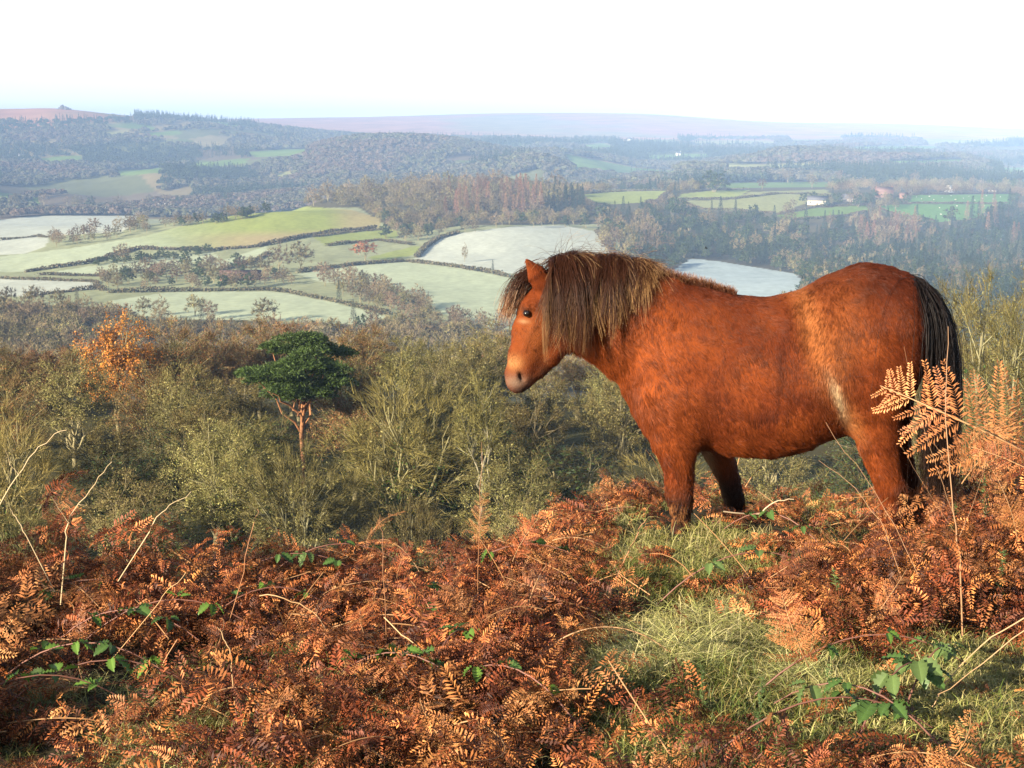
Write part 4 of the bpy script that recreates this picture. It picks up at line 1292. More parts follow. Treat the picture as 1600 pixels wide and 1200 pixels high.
def surface_nets(S):
    nx, ny, nz = S.shape
    ins = S < 0
    cs = np.zeros((nx - 1, ny - 1, nz - 1), np.int8)
    for dx in (0, 1):
        for dy in (0, 1):
            for dz in (0, 1):
                cs += ins[dx:nx - 1 + dx, dy:ny - 1 + dy, dz:nz - 1 + dz]
    act = (cs > 0) & (cs < 8)
    idx = np.full(act.shape, -1, np.int64)
    cells = np.argwhere(act); idx[act] = np.arange(len(cells))
    acc = np.zeros((len(cells), 3)); cnt = np.zeros(len(cells))
    corners = [(a, b, c) for a in (0, 1) for b in (0, 1) for c in (0, 1)]
    for a in corners:
        for k in range(3):
            if a[k]: continue
            b = list(a); b[k] = 1
            va = S[cells[:, 0] + a[0], cells[:, 1] + a[1], cells[:, 2] + a[2]]
            vb = S[cells[:, 0] + b[0], cells[:, 1] + b[1], cells[:, 2] + b[2]]
            m = (va < 0) != (vb < 0)
            t = np.where(m, va / np.where(m, va - vb, 1), 0)
            p = np.array(a, float)[None] + t[:, None] * (np.array(b) - np.array(a))[None]
            acc[m] += p[m]; cnt[m] += 1
    V = cells + acc / cnt[:, None]
    F = []
    for k in range(3):
        k1, k2 = (k + 1) % 3, (k + 2) % 3
        sl0 = [slice(None)] * 3; sl1 = [slice(None)] * 3
        sl0[k] = slice(0, -1); sl1[k] = slice(1, None)
        ch = ins[tuple(sl0)] != ins[tuple(sl1)]
        e = np.argwhere(ch)
        ok = (e[:, k1] > 0) & (e[:, k2] > 0) & (e[:, k1] < S.shape[k1] - 1) & (e[:, k2] < S.shape[k2] - 1)
        e = e[ok]
        flip = ins[e[:, 0], e[:, 1], e[:, 2]]
        q = []
        for (d1, d2) in ((0, 0), (-1, 0), (-1, -1), (0, -1)):
            c = e.copy(); c[:, k1] += d1; c[:, k2] += d2
            q.append(idx[c[:, 0], c[:, 1], c[:, 2]])
        q = np.stack(q, 1)
        q[~flip] = q[~flip][:, ::-1]
        F.append(q)
    return V, np.concatenate(F)

PV, PF = surface_nets(SD)
PV = PV * GS + G0

# coat colours and painted shading, by place on the body (picture columns and rows of the pony's own plane)
BAY = np.array([.132, .029, .0075])
def blob(u, v, cu, cv, ru, rv, ang=0.0):
    a = R(ang); c, s = math.cos(a), math.sin(a)
    du, dv = u - cu, v - cv
    return np.exp(-(((du * c + dv * s) / ru) ** 2 + ((-du * s + dv * c) / rv) ** 2))

def coat(P):
    u, v = pix(P[:, 0], np.full(len(P), PY), P[:, 2])
    c = np.tile(BAY, (len(P), 1))
    n = fbm(P[:, 0] * 9, P[:, 1] * 9, P[:, 2] * 9, seed=71)
    n2 = fbm((P[:, 0] + P[:, 2]) * 24, P[:, 1] * 30, (P[:, 2] - P[:, 0]) * 52, seed=75, oct=3)
    def mixc(k, w):
        nonlocal c
        w = np.clip(w, 0, 1)[:, None]
        c = c * (1 - w) + np.array(k) * w
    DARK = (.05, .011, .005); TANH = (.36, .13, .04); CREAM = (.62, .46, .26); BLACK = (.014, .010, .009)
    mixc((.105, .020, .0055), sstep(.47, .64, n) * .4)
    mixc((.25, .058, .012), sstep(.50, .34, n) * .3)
    # dark back and rump with shading painted in, lighter flank band, pale stifle, muddy patches
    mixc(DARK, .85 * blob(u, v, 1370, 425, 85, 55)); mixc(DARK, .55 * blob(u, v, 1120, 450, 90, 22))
    mixc(DARK, .45 * blob(u, v, 1170, 495, 100, 45)); mixc(DARK, .35 * sstep(475, 440, v) * (u > 1040)); mixc(DARK, .35 * blob(u, v, 1110, 600, 26, 60, 20)); mixc(DARK, .3 * blob(u, v, 1390, 600, 40, 60)); mixc(DARK, .8 * blob(u, v, 1420, 520, 22, 90))  # shading along top line, shoulder and rump edge painted into the coat
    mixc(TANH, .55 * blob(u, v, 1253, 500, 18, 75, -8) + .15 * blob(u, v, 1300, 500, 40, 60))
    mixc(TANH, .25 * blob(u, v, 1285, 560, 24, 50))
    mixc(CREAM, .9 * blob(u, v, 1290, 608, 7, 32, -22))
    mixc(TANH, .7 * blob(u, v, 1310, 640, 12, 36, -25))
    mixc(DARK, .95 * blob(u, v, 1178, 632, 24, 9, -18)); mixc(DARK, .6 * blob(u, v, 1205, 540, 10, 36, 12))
    mixc(DARK, .5 * blob(u, v, 1235, 605, 40, 13, 25)); mixc(DARK, .4 * blob(u, v, 1220, 700, 60, 14))  # the second blob paints shade along the belly
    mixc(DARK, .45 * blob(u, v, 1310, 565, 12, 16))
    mixc((.29, .07, .016), .4 * blob(u, v, 1010, 560, 60, 60))
    # face: tan cheek and nose, grey-dark muzzle, pale ring round the eye
    mixc((.21, .066, .020), .6 * blob(u, v, 838, 520, 26, 40)); mixc((.07, .02, .008), .55 * blob(u, v, 792, 535, 7, 45, 12)); mixc((.40, .19, .07), .7 * blob(u, v, 803, 560, 13, 11))
    mixc((.17, .115, .08), .85 * blob(u, v, 806, 590, 22, 12)); mixc((.035, .028, .026), .9 * blob(u, v, 822, 604, 24, 9))
    mixc((.045, .02, .012), .85 * blob(u, v, 850, 580, 12, 18))
    mixc((.34, .2, .1), .6 * blob(u, v, 818, 497, 8, 3)); mixc((.05, .02, .01), .7 * blob(u, v, 818, 478, 12, 5))
    mixc((.13, .04, .014), .7 * blob(u, v, 815, 410, 9, 10))
    # legs: black points with tan hairs, rear shadow painted on the hind pair
    leg = sstep(728, 775, v); far = P[:, 1] > PY + 0.03
    fore = u < 1220
    mixc(BLACK, np.where(fore & ~far, leg * np.where(n2 > .47, .9, .35), 0))
    mixc((.36, .17, .065), np.where(fore & ~far, sstep(750, 785, v) * (n2 < .44) * .6, 0))
    mixc(BLACK, np.where(fore & ~far, sstep(812, 828, v), 0))
    mixc(BLACK, np.where(fore & far, sstep(725, 775, v) * .95, 0))
    mixc((.42, .24, .12), np.where(fore & far & (v > 700), .8 * np.exp(-((u - (1100 + (v - 700) * .34)) / 9) ** 2), 0))
    mixc((.05, .018, .01), np.where(~fore, sstep(715, 765, v) * sstep(1372, 1400, u) * .9, 0))  # shadow on the rear of the hind legs, painted in
    mixc(BLACK, np.where(~fore, sstep(775, 830, v) * .9, 0))
    hd = (sstep(900, 870, u) * sstep(640, 610, v))
    c = c * ((0.66 + .68 * n2) * (1 - hd) + hd * (.85 + .3 * n2))[:, None]
    return c, u, v

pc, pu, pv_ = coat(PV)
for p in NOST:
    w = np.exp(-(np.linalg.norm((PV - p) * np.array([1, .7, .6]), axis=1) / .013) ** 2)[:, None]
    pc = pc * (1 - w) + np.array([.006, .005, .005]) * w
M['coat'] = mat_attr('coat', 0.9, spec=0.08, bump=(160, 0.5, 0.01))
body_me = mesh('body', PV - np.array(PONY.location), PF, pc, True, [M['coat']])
obj('body', body_me, PONY)

# ---- hair
def hair_mat(name, rough, tipmix=None, spec=.14):
    m, N, L, out = new_mat(name)
    a = N.new('ShaderNodeAttribute'); a.attribute_name = 'col'
    c = a.outputs['Color']
    if tipmix:
        hi = N.new('ShaderNodeHairInfo')
        b = N.new('ShaderNodeAttribute'); b.attribute_name = 'tip'
        rp = N.new('ShaderNodeMapRange'); rp.interpolation_type = 'SMOOTHSTEP'
        rp.inputs['From Min'].default_value = tipmix[0]; rp.inputs['From Max'].default_value = tipmix[1]
        L.new(hi.outputs['Intercept'], rp.inputs['Value'])
        mx = N.new('ShaderNodeMix'); mx.data_type = 'RGBA'
        L.new(rp.outputs['Result'], mx.inputs['Factor']); L.new(c, mx.inputs['A']); L.new(b.outputs['Color'], mx.inputs['B'])
        c = mx.outputs['Result']
    p = N.new('ShaderNodeBsdfPrincipled')
    p.inputs['Roughness'].default_value = rough
    p.inputs['Specular IOR Level'].default_value = spec
    L.new(c, p.inputs['Base Color'])
    t = N.new('ShaderNodeBsdfTranslucent'); L.new(c, t.inputs['Color'])
    ms = N.new('ShaderNodeMixShader'); ms.inputs[0].default_value = 0.06
    L.new(p.outputs[0], ms.inputs[1]); L.new(t.outputs[0], ms.inputs[2])
    L.new(ms.outputs[0], out.inputs['Surface'])
    return m

def hair_object(name, P, rad, col, mat, tip=None, parent=PONY):
    """P (n, k, 3) world points, rad (n, k), col (n, 3)"""
    n, k = P.shape[:2]
    cu = bpy.data.hair_curves.new(name)
    cu.add_curves([k] * n)
    cu.attributes['position'].data.foreach_set('vector', (P - np.array(parent.location)).astype(np.float32).ravel())
    r = cu.attributes.get('radius') or cu.attributes.new('radius', 'FLOAT', 'POINT')
    r.data.foreach_set('value', rad.astype(np.float32).ravel())
    for nm, cc in (('col', col), ('tip', tip)):
        if cc is None: continue
        a = cu.attributes.new(nm, 'FLOAT_COLOR', 'CURVE')
        q = np.ones((n, 4), np.float32); q[:, :3] = cc
        a.data.foreach_set('color', q.ravel())
    cu.materials.append(mat)
    o = bpy.data.objects.new(name, cu); COL.objects.link(o); o.parent = parent
    return o

# coat hairs, rooted all over the body
tri = np.concatenate([PF[:, [0, 1, 2]], PF[:, [0, 2, 3]]])
A_, B_, C_ = PV[tri[:, 0]], PV[tri[:, 1]], PV[tri[:, 2]]
area = np.linalg.norm(np.cross(B_ - A_, C_ - A_), axis=1)
NH = 210000
pick = rng.choice(len(tri), NH, p=area / area.sum())
r1 = np.sqrt(rng.random(NH)); r2 = rng.random(NH)
root = (1 - r1)[:, None] * A_[pick] + (r1 * (1 - r2))[:, None] * B_[pick] + (r1 * r2)[:, None] * C_[pick]
nor = sd_grad(root)
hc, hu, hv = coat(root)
ishead = sstep(900, 875, hu) * sstep(640, 610, hv)
isleg = sstep(700, 745, hv)
flow = np.array([.62, 0, -.62]) * np.ones((NH, 1))
flow = flow * (1 - isleg[:, None]) + np.array([.10, 0, -1.]) * isleg[:, None]
isneck = sstep(1030, 950, hu) * (1 - ishead)
flow = flow * (1 - isneck[:, None]) + np.array([.45, 0, -.9]) * isneck[:, None]
flow = flow * (1 - ishead[:, None]) + np.array([.25, 0, -.8]) * ishead[:, None]
sw1 = fbm(root[:, 0] * 7, root[:, 1] * 7, root[:, 2] * 7, seed=81, oct=2) - .5
sw2 = fbm(root[:, 0] * 22, root[:, 1] * 22, root[:, 2] * 22, seed=85, oct=2) - .5
flow[:, 0] += 1.5 * sw1 + 1.3 * sw2
flow[:, 2] += 1.0 * sw2
# whorl on the flank
wf = blob(hu, hv, 1262, 520, 40, 90)[:, None]
flow = flow * (1 - wf) + np.array([-.35, 0, -.9]) * wf
flow += rng.normal(0, .16, (NH, 3))
tan = flow - (flow * nor).sum(1, keepdims=True) * nor
tan = unit(tan)
lift = (.22 + .9 * np.clip(sw2, 0, 1) + rng.normal(0, .07, NH))
ln = .034 * (1 - isleg) + .036 * isleg
ln = ln * (1 - ishead) + .018 * ishead
ln = ln * (1 + .55 * blob(hu, hv, 1180, 712, 130, 25) + .5 * blob(hu, hv, 980, 640, 40, 60) + .35 * isneck)
ln = np.where(hv > 832, .02, ln)
muz = blob(hu, hv, 806, 592, 22, 14)
ln = ln * (1 - .8 * muz)
ln = ln * rng.uniform(.65, 1.3, NH)
d0 = unit(tan + nor * lift[:, None])
d1 = unit(tan + nor * (lift * .25)[:, None] + np.array([0, 0, -.22]))
K = 4
HP = np.empty((NH, K, 3))
HP[:, 0] = root - nor * .003
for k in range(1, K):
    t = (k - .5) / (K - 1)
    HP[:, k] = HP[:, k - 1] + (ln / (K - 1))[:, None] * unit(d0 * (1 - t) + d1 * t)
# winter coat gathers into tufts
from mathutils import kdtree
NC = 11000
kd = kdtree.KDTree(NC)
for q in range(NC): kd.insert(root[q], q)
kd.balance()
near = np.array([kd.find(p)[1] for p in root])
cw = np.array([0, .10, .26, .42])[None, :, None] * ((1 - .75 * ishead) * rng.uniform(.55, 1.0, NH))[:, None, None]
HP = HP + (HP[near] - HP) * cw
hr = np.outer(rng.uniform(.0006, .0010, NH), np.array([1, .9, .65, .12]))
tuftn = vnoise((root[:, 0] + root[:, 2]) * 55, root[:, 1] * 70, (root[:, 2] - root[:, 0]) * 110, 95)
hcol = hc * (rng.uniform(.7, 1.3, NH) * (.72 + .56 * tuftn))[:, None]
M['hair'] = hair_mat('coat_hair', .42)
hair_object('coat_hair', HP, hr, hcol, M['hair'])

def drape(rootP, dir0, L, K, off, gravity=1.0, stiff=.5, curl=None):
    """hair hanging over the body: each strand falls, and is pushed out of the body where it would enter it"""
    n = len(rootP)
    P = np.empty((n, K, 3)); P[:, 0] = rootP
    d = unit(np.asarray(dir0, float) * np.ones((n, 3)))
    step = (L / (K - 1))[:, None]
    for k in range(1, K):
        d = unit(d * (1 - .28 * gravity) + np.array([0, 0, -1.]) * .28 * gravity + (curl[:, k] if curl is not None else 0))
        q = P[:, k - 1] + d * step
        s = sd_at(q)
        o = off * (1 - .0 * k / K)
        pen = np.clip(o - s, 0, .06)
        q = q + sd_grad(q) * pen[:, None]
        P[:, k] = P[:, k - 1] + unit(q - P[:, k - 1]) * step
        d = unit(.5 * d + .5 * unit(P[:, k] - P[:, k - 1]))
    return P

def locks(n, nl):
    """strands gathered into locks: lock index and a small offset inside the lock"""
    return rng.integers(0, nl, n)

# mane: rooted along the crest, falling on our side of the neck
crest = np.array([pp(u, v) for u, v in ((862, 411), (872, 409), (884, 408), (905, 409), (940, 413), (965, 418), (985, 422), (1000, 427))])
_cs = np.linspace(0, 1, len(crest))
def on_crest(s):
    return np.stack([np.interp(s, _cs, crest[:, k]) for k in range(3)], -1)
NM, NL = 10000, 150
ls = np.sort(rng.random(NL)) * .97
li = locks(NM, NL)
s_ = np.clip(ls[li] + rng.normal(0, .006, NM), 0, 1)
rp = on_crest(s_) + np.stack([np.zeros(NM), rng.normal(-.006, .018, NM), rng.normal(-.004, .006, NM)], -1)
lockL = rng.uniform(.30, .52, NL) * (1 - .52 * sstep(.35, 1, ls))
Lm = lockL[li] * rng.uniform(.5, 1.1, NM) ** .8
lockd = np.stack([rng.normal(.22, .30, NL), np.full(NL, -.9), rng.uniform(.0, .3, NL)], -1)
d_ = lockd[li] + rng.normal(0, .04, (NM, 3))
far_side = rng.random(NM) < .05
d_[far_side, 1] *= -1
cl = np.zeros((NM, 12, 3)); lw = np.cumsum(rng.normal(0, .02, (NL, 12)), axis=1); lw2 = rng.normal(-.045, .03, NL) * sstep(.1, .45, ls)
cl[:, :, 0] = (lw[li] + lw2[li][:, None] + rng.normal(0, .010, (NM, 12)))
offm = rng.uniform(.012, .035, NM) + rng.uniform(0, .014, NL)[li]
MP = drape(rp, d_, Lm, 12, offm, curl=cl)
lockc = rng.random(NL)
mc = np.array([.024, .009, .005]) * (1 + 1.2 * lockc[li])[:, None] * rng.uniform(.6, 1.5, NM)[:, None]
tipw = np.clip(1.2 * sstep(.70, .97, lockc[li]) * (.35 + .65 * sstep(.1, .7, ls[li])) + .5 * (rng.random(NM) < .06), 0, 1)[:, None]
mt = np.array([.055, .019, .008]) * (1 - tipw) + np.array([.62, .36, .15]) * tipw
mr = np.outer(rng.uniform(.0005, .0010, NM), np.linspace(1, .25, 12))
M['mane_hair'] = hair_mat('mane_hair', .38, (.42, 1.0))
hair_object('mane', MP, mr, mc, M['mane_hair'], mt)

# roached hair standing up along the withers, and a few flyaways on the crest
NW = 2600
sw = rng.random(NW)
wu = 985 + sw * 165
wv = np.interp(wu, [985, 1010, 1050, 1100, 1150], [424, 429, 436, 443, 456])
rp = np.stack([np.array(at(wu, wv, PY)[0]), PY + rng.normal(0, .022, NW), np.array(at(wu, wv, PY)[2])], -1) - np.array([0, 0, .012])
L_ = rng.uniform(.03, .085, NW) * (1 - .55 * sw)
dd = np.stack([rng.normal(-.15, .3, NW), rng.normal(-.25, .35, NW), np.ones(NW)], -1)
WP = drape(rp, dd, L_, 5, np.full(NW, .004), gravity=.35)
wc = np.array([.07, .024, .012]) * rng.uniform(.5, 2, NW)[:, None]
wt = np.where(rng.random(NW)[:, None] < .35, np.array([.45, .26, .14]), np.array([.16, .05, .02]))
hair_object('withers_hair', WP, np.outer(np.full(NW, .0009), np.linspace(1, .3, 5)), wc, M['mane_hair'], wt)

# forelock: from between the ears, falling over the brow
NF = 1500
q0 = yawed(pp(842, 420, .0)); q1 = yawed(pp(824, 440, .0))
tf = rng.random(NF)[:, None]
rp = q0 * (1 - tf) + q1 * tf + rng.normal(0, .016, (NF, 3))
fl = 26; fi = rng.integers(0, fl, NF); fd = np.stack([rng.uniform(-1.1, -.6, fl), rng.uniform(-.35, .25, fl), rng.uniform(-.1, .25, fl)], -1)
fc = np.zeros((NF, 9, 3)); fc[:, :, 0] = rng.normal(0, .05, (NF, 9)) - .03
FP = drape(rp, fd[fi] + rng.normal(0, .08, (NF, 3)), rng.uniform(.12, .23, NF), 9, rng.uniform(.003, .02, NF), curl=fc)
fcol = np.array([.026, .010, .006]) * rng.uniform(.6, 1.8, NF)[:, None]
ftip = np.where(rng.random(NF)[:, None] < .3, np.array([.50, .34, .22]), np.array([.17, .07, .03]))
hair_object('forelock', FP, np.outer(np.full(NF, .0009), np.linspace(1, .35, 9)), fcol, M['mane_hair'], ftip)

# tail
NT = 5200
t0 = rng.random(NT)
dk = np.array([pp(u, v) for u, v in ((1416, 438), (1432, 446), (1448, 468), (1455, 520))])
rp = np.stack([np.interp(t0, [0, .3, .6, 1], dk[:, k]) for k in range(3)], -1) + rng.normal(0, .014, (NT, 3))
tl = 60; ti = rng.integers(0, tl, NT)
td = np.stack([rng.uniform(.05, 1.0, tl), rng.uniform(-.6, .3, tl), rng.uniform(-.7, .05, tl)], -1)
td[:, 0] *= 1
ends = rng.uniform(.93, 1.06, tl)[ti] * rng.uniform(.72, 1.03, NT)
Lt = (rp[:, 2] - 0.14) * ends
tc = np.zeros((NT, 16, 3)); tw = rng.normal(0, .02, (tl, 16)); tc[:, :, 0] = tw[ti] + rng.normal(0, .010, (NT, 16)) - .012
tc[:, :, 1] = rng.normal(0, .02, (NT, 16))
TP = drape(rp, td[ti] * np.array([1, 1, 1]) + rng.normal(0, .1, (NT, 3)), Lt, 16, rng.uniform(.004, .02, NT), gravity=1.25, curl=tc)
okT = (TP[:, :, 0].max(1) < pp(1500, 560)[0]) & (TP[:, :, 2].max(1) < pp(1416, 428)[2])
TP = TP[okT]; NT = len(TP)
tcol = np.array([.008, .005, .0045]) * rng.uniform(.6, 1.8, NT)[:, None]
ttip = np.array([.020, .011, .008]) * rng.uniform(.5, 1.8, NT)[:, None]
hair_object('tail', TP, np.outer(rng.uniform(.0008, .0014, NT), np.linspace(1, .4, 16)), tcol, M['mane_hair'], ttip)

# loose hairs lifted from the crest by the wind
NY = 260
sy = rng.random(NY)
rp = on_crest(sy) + rng.normal(0, .008, (NY, 3))
dd = np.stack([rng.normal(.35, .5, NY), rng.normal(-.4, .5, NY), rng.uniform(.3, 1.0, NY)], -1)
YP = drape(rp, dd, rng.uniform(.10, .26, NY), 9, np.full(NY, .01), gravity=.55, curl=rng.normal(0, .07, (NY, 9, 3)))
hair_object('loose_mane_hair', YP, np.outer(np.full(NY, .0006), np.linspace(1, .3, 9)), np.tile([.05, .02, .01], (NY, 1)), M['mane_hair'], np.where(rng.random((NY, 1)) < .4, np.array([[.5, .32, .16]]), np.array([[.1, .04, .02]])))

# eyes
def ball(c, r, col, name, mat, parent, sq=(1, 1, 1)):
    th = np.linspace(0, math.pi, 13); ph = np.linspace(0, 2 * math.pi, 20, endpoint=False)
    T, Pp = np.meshgrid(th, ph, indexing='ij')
    V = np.stack([np.sin(T) * np.cos(Pp) * sq[0], np.sin(T) * np.sin(Pp) * sq[1], np.cos(T) * sq[2]], -1).reshape(-1, 3) * r + c
    i = np.arange(12)[:, None] * 20; j = np.arange(20)[None]; k = (j + 1) % 20
    F = np.stack([i + j, i + 20 + j, i + 20 + k, i + k], -1).reshape(-1, 4)
    return obj(name, mesh(name, V - np.array(parent.location), F, np.tile(col, (len(V), 1)), True, [mat]), parent)
M['eye'] = mat_attr('eye', .06, spec=.6)
for dy in (-1, 1):
    e = yawed(pp(815, 487.5, -.012 + dy * .074))
    ball(e, .0180, (.010, .006, .005), 'eye', M['eye'], PONY)
print('pony', len(PV), 'verts')
# ------------------------------------------------------------------ dead bracken, grass and bramble on the hilltop
def frond_kind(seed, L=.55, npin=13, curl=1.0, cols=((.30, .105, .035), (.22, .07, .024), (.38, .16, .06)), wide=.15, npl=9):
    """one dead bracken frond lying along +x from the origin: blade and stalk meshes"""
    r = np.random.default_rng(seed)
    bl, st = MB(), MB()
    n = 24
    s = np.linspace(0, 1, n)
    bend = r.uniform(-.5, .5) * curl; arch = r.uniform(.5, 1.3)
    ang = arch * (.55 - 1.25 * s) ; yaw = bend * s * s * 2
    stepv = np.stack([np.cos(ang) * np.cos(yaw), np.cos(ang) * np.sin(yaw), np.sin(ang)], -1) * L / n
    P = np.cumsum(stepv, axis=0)
    st.tube(P, np.linspace(.0038, .0012, n), np.array([.36, .20, .09]), 4)
    T = unit(np.gradient(P, axis=0))
    for i in range(npin):
        f = .16 + .82 * i / (npin - 1)
        k = min(int(f * (n - 1)), n - 1)
        p, t = P[k], T[k]
        lat0 = unit(np.cross(np.array([0, 0, 1.]), t) + r.normal(0, .15, 3))
        lp = wide * (1 - (f - .16) / .9) ** .75 * r.uniform(.7, 1.1) + .012
        base = np.array(cols)[r.integers(0, len(cols))] * r.uniform(.65, 1.3)
        for sd in (-1, 1):
            if r.random() < .10: continue
            fold = r.uniform(-.2, 1.1) * curl
            m = max(int(npl * lp / wide) + 2, 3)
            tt = np.linspace(0, 1, m)
            d0 = lat0 * sd * math.cos(.55) + t * math.sin(.55)
            cv = -np.array([0, 0, 1.]) * (fold * tt ** 1.5)[:, None] + d0 + t * (r.uniform(-.3, .5) * tt)[:, None] - d0 * (.35 * fold * tt ** 2)[:, None]
            Q = p + np.cumsum(unit(cv) * lp / m, axis=0)
            ax = unit(np.gradient(Q, axis=0))
            nn = unit(np.cross(ax, t + r.normal(0, .2, 3)))
            sv = unit(np.cross(nn, ax))
            pl = lp * (.30 if npl < 15 else .17) * (1 - .75 * tt) + .004
            w = lp / m * .42
            for q in (-1, 1):
                up = r.uniform(-.5, .9) * curl
                d = unit(sv * q + ax * .35 + nn * (up * .8) + r.normal(0, .18, (m, 3)))
                tip = Q + d * (pl * r.uniform(.7, 1.15, m))[:, None]
                mid = Q + d * (pl * .55)[:, None] + nn * (pl * .15 * up)[:, None]
                c = base * r.uniform(.7, 1.35, (m, 1))
                bl.quads(Q - ax * w, mid - ax * w * .8, tip, mid + ax * w * .8, c)
    return bl.build('frond_blade', [M['bracken']]), st.build('frond_stalk', [M['stalk']])

RED = ((.27, .078, .024), (.19, .050, .016), (.43, .160, .050), (.10, .027, .011), (.065, .020, .009))
TAWNY = ((.33, .135, .046), (.28, .105, .036), (.38, .175, .065))
FRONDS = [frond_kind(401 + q, curl=c, L=l, cols=k, wide=w) for q, (c, l, k, w) in enumerate((
    (1.8, .55, RED, .14), (2.3, .50, RED, .13), (1.4, .60, RED, .15), (2.7, .45, RED, .12), (1.2, .55, TAWNY, .14), (2.0, .5, RED, .13), (1.7, .5, TAWNY, .13)))]
FLAT = [frond_kind(431, curl=.18, L=.52, npin=17, cols=TAWNY, wide=.21, npl=28), frond_kind(432, curl=.3, L=.5, npin=15, cols=TAWNY, wide=.14, npl=20), frond_kind(433, curl=.35, L=.5, npin=15, cols=RED[:3], wide=.14, npl=20)]

# where the turf shows (picture polygons on the ground), elsewhere bracken
TURF = [[(930, 990), (1030, 945), (1150, 935), (1260, 985), (1340, 1030), (1500, 1010), (1660, 1000), (1750, 1300), (880, 1300), (920, 1130), (890, 1060)],
        [(330, 1100), (420, 1070), (560, 1080), (640, 1110), (560, 1150), (400, 1140)], [(150, 1185), (300, 1170), (480, 1185), (520, 1300), (90, 1300)],
        [(920, 870), (1010, 850), (1040, 880), (960, 905)], [(1080, 850), (1180, 840), (1220, 880), (1120, 900)], [(970, 845), (1140, 835), (1160, 930), (980, 935)], [(560, 850), (720, 850), (700, 890), (580, 890)]]
def turf_w(x, y):
    u, v = pix(x, y, height(x, y))
    du = (fbm(x * 5, y * 5, seed=91) - .5) * 90
    m = np.zeros(x.shape, bool)
    for p in TURF: m |= inside(p, u + du, v + du * .5)
    return m, u, v

def lay(n, ymin, ymax, seed, dens=None, amax=.47):
    r = np.random.default_rng(seed)
    y = np.sqrt(r.uniform(ymin ** 2, ymax ** 2, n)); x = r.uniform(-amax, amax, n) * y
    z = height(x, y)
    t, u, v = turf_w(x, y)
    return r, x, y, z, t, u, v

def frond_pose(r, n, spread=.9):
    yaw = r.uniform(0, 6.283, n)
    pitch = -r.normal(-.12, .26, n)              # nose up or down a little
    roll = r.normal(0, spread, n)
    return np.stack([roll, pitch, yaw], -1)

# the tangle that nobody could count
r, x, y, z, t, u, v = lay(9600, 2.9, 9.6, 501)
clump = fbm(x * 1.5, y * 1.5, seed=505, oct=2)
keep = (~t) & (r.random(len(x)) < .12 + 1.0 * sstep(.36, .56, clump)) | (t & (r.random(len(x)) < .15))
pu_, pv2 = pix(x, y, z)
MOUND = [(990, 1000), (1040, 955), (1130, 938), (1230, 960), (1260, 1030), (1200, 1075), (1060, 1075), (985, 1050)]
CORNER = [(1290, 1110), (1420, 1075), (1640, 1030), (1700, 1320), (1150, 1320)]
keep &= ~inside(MOUND, pu_, pv2) & ~(inside(CORNER, pu_, pv2) & (r.random(len(x)) < .7))
feet = (np.abs(x - .75) < .16) & (y > 5.45) & (y < 6.4)
x, y, z, clump, t = x[keep & ~feet], y[keep & ~feet], z[keep & ~feet], clump[keep & ~feet], t[keep & ~feet]
n = len(x)
low = 1 - .8 * np.exp(-(((x - .55) / 1.0) ** 2 + ((y - 5.7) / .9) ** 2))
hgt = (.0 + .155 * r.random(n) ** 1.3 * (.08 + 1.3 * sstep(.38, .66, clump))) * np.where(t, .2, 1) * low
# taller bracken at the near right, beside the bare sapling
hgt *= 1 + 1.0 * np.exp(-(((x - 2.0) / .7) ** 2 + ((y - 5.2) / .8) ** 2)) + 2.8 * np.exp(-(((x + 2.0) / .5) ** 2 + ((y - 5.9) / .5) ** 2))
sc = r.uniform(.42, 1.0, n)
k = r.choice(len(FRONDS), n, p=[.17, .17, .15, .13, .13, .15, .10])
pose = frond_pose(r, n)
# the bracken goes on beside the picture
r2 = np.random.default_rng(502)
m2 = 6200
y2 = np.sqrt(r2.uniform(1.5 ** 2, 9.6 ** 2, m2)); x2 = r2.uniform(.45, 1.0, m2) * np.maximum(y2, 3.0) * r2.choice([-1, 1], m2)
c2 = fbm(x2 * 1.5, y2 * 1.5, seed=505, oct=2)
o2 = r2.random(m2) < .12 + 1.0 * sstep(.36, .56, c2)
x2, y2, c2 = x2[o2], y2[o2], c2[o2]; m2 = len(x2)
h2 = .155 * r2.random(m2) ** 1.3 * (.08 + 1.3 * sstep(.38, .66, c2))
x = np.concatenate([x, x2]); y = np.concatenate([y, y2]); z = np.concatenate([z, height(x2, y2)]); hgt = np.concatenate([hgt, h2])
sc = np.concatenate([sc, r2.uniform(.42, 1.0, m2)]); k = np.concatenate([k, r2.integers(0, len(FRONDS), m2)]); pose = np.concatenate([pose, frond_pose(r2, m2)])
instancer('bracken_litter', np.stack([x, y, z + hgt], -1), pose, np.stack([sc] * 3, -1), k, [('blade', f[0]) for f in FRONDS],
          'tangle of dead rust-red bracken covering the hilltop', 'bracken')
print('litter', n)

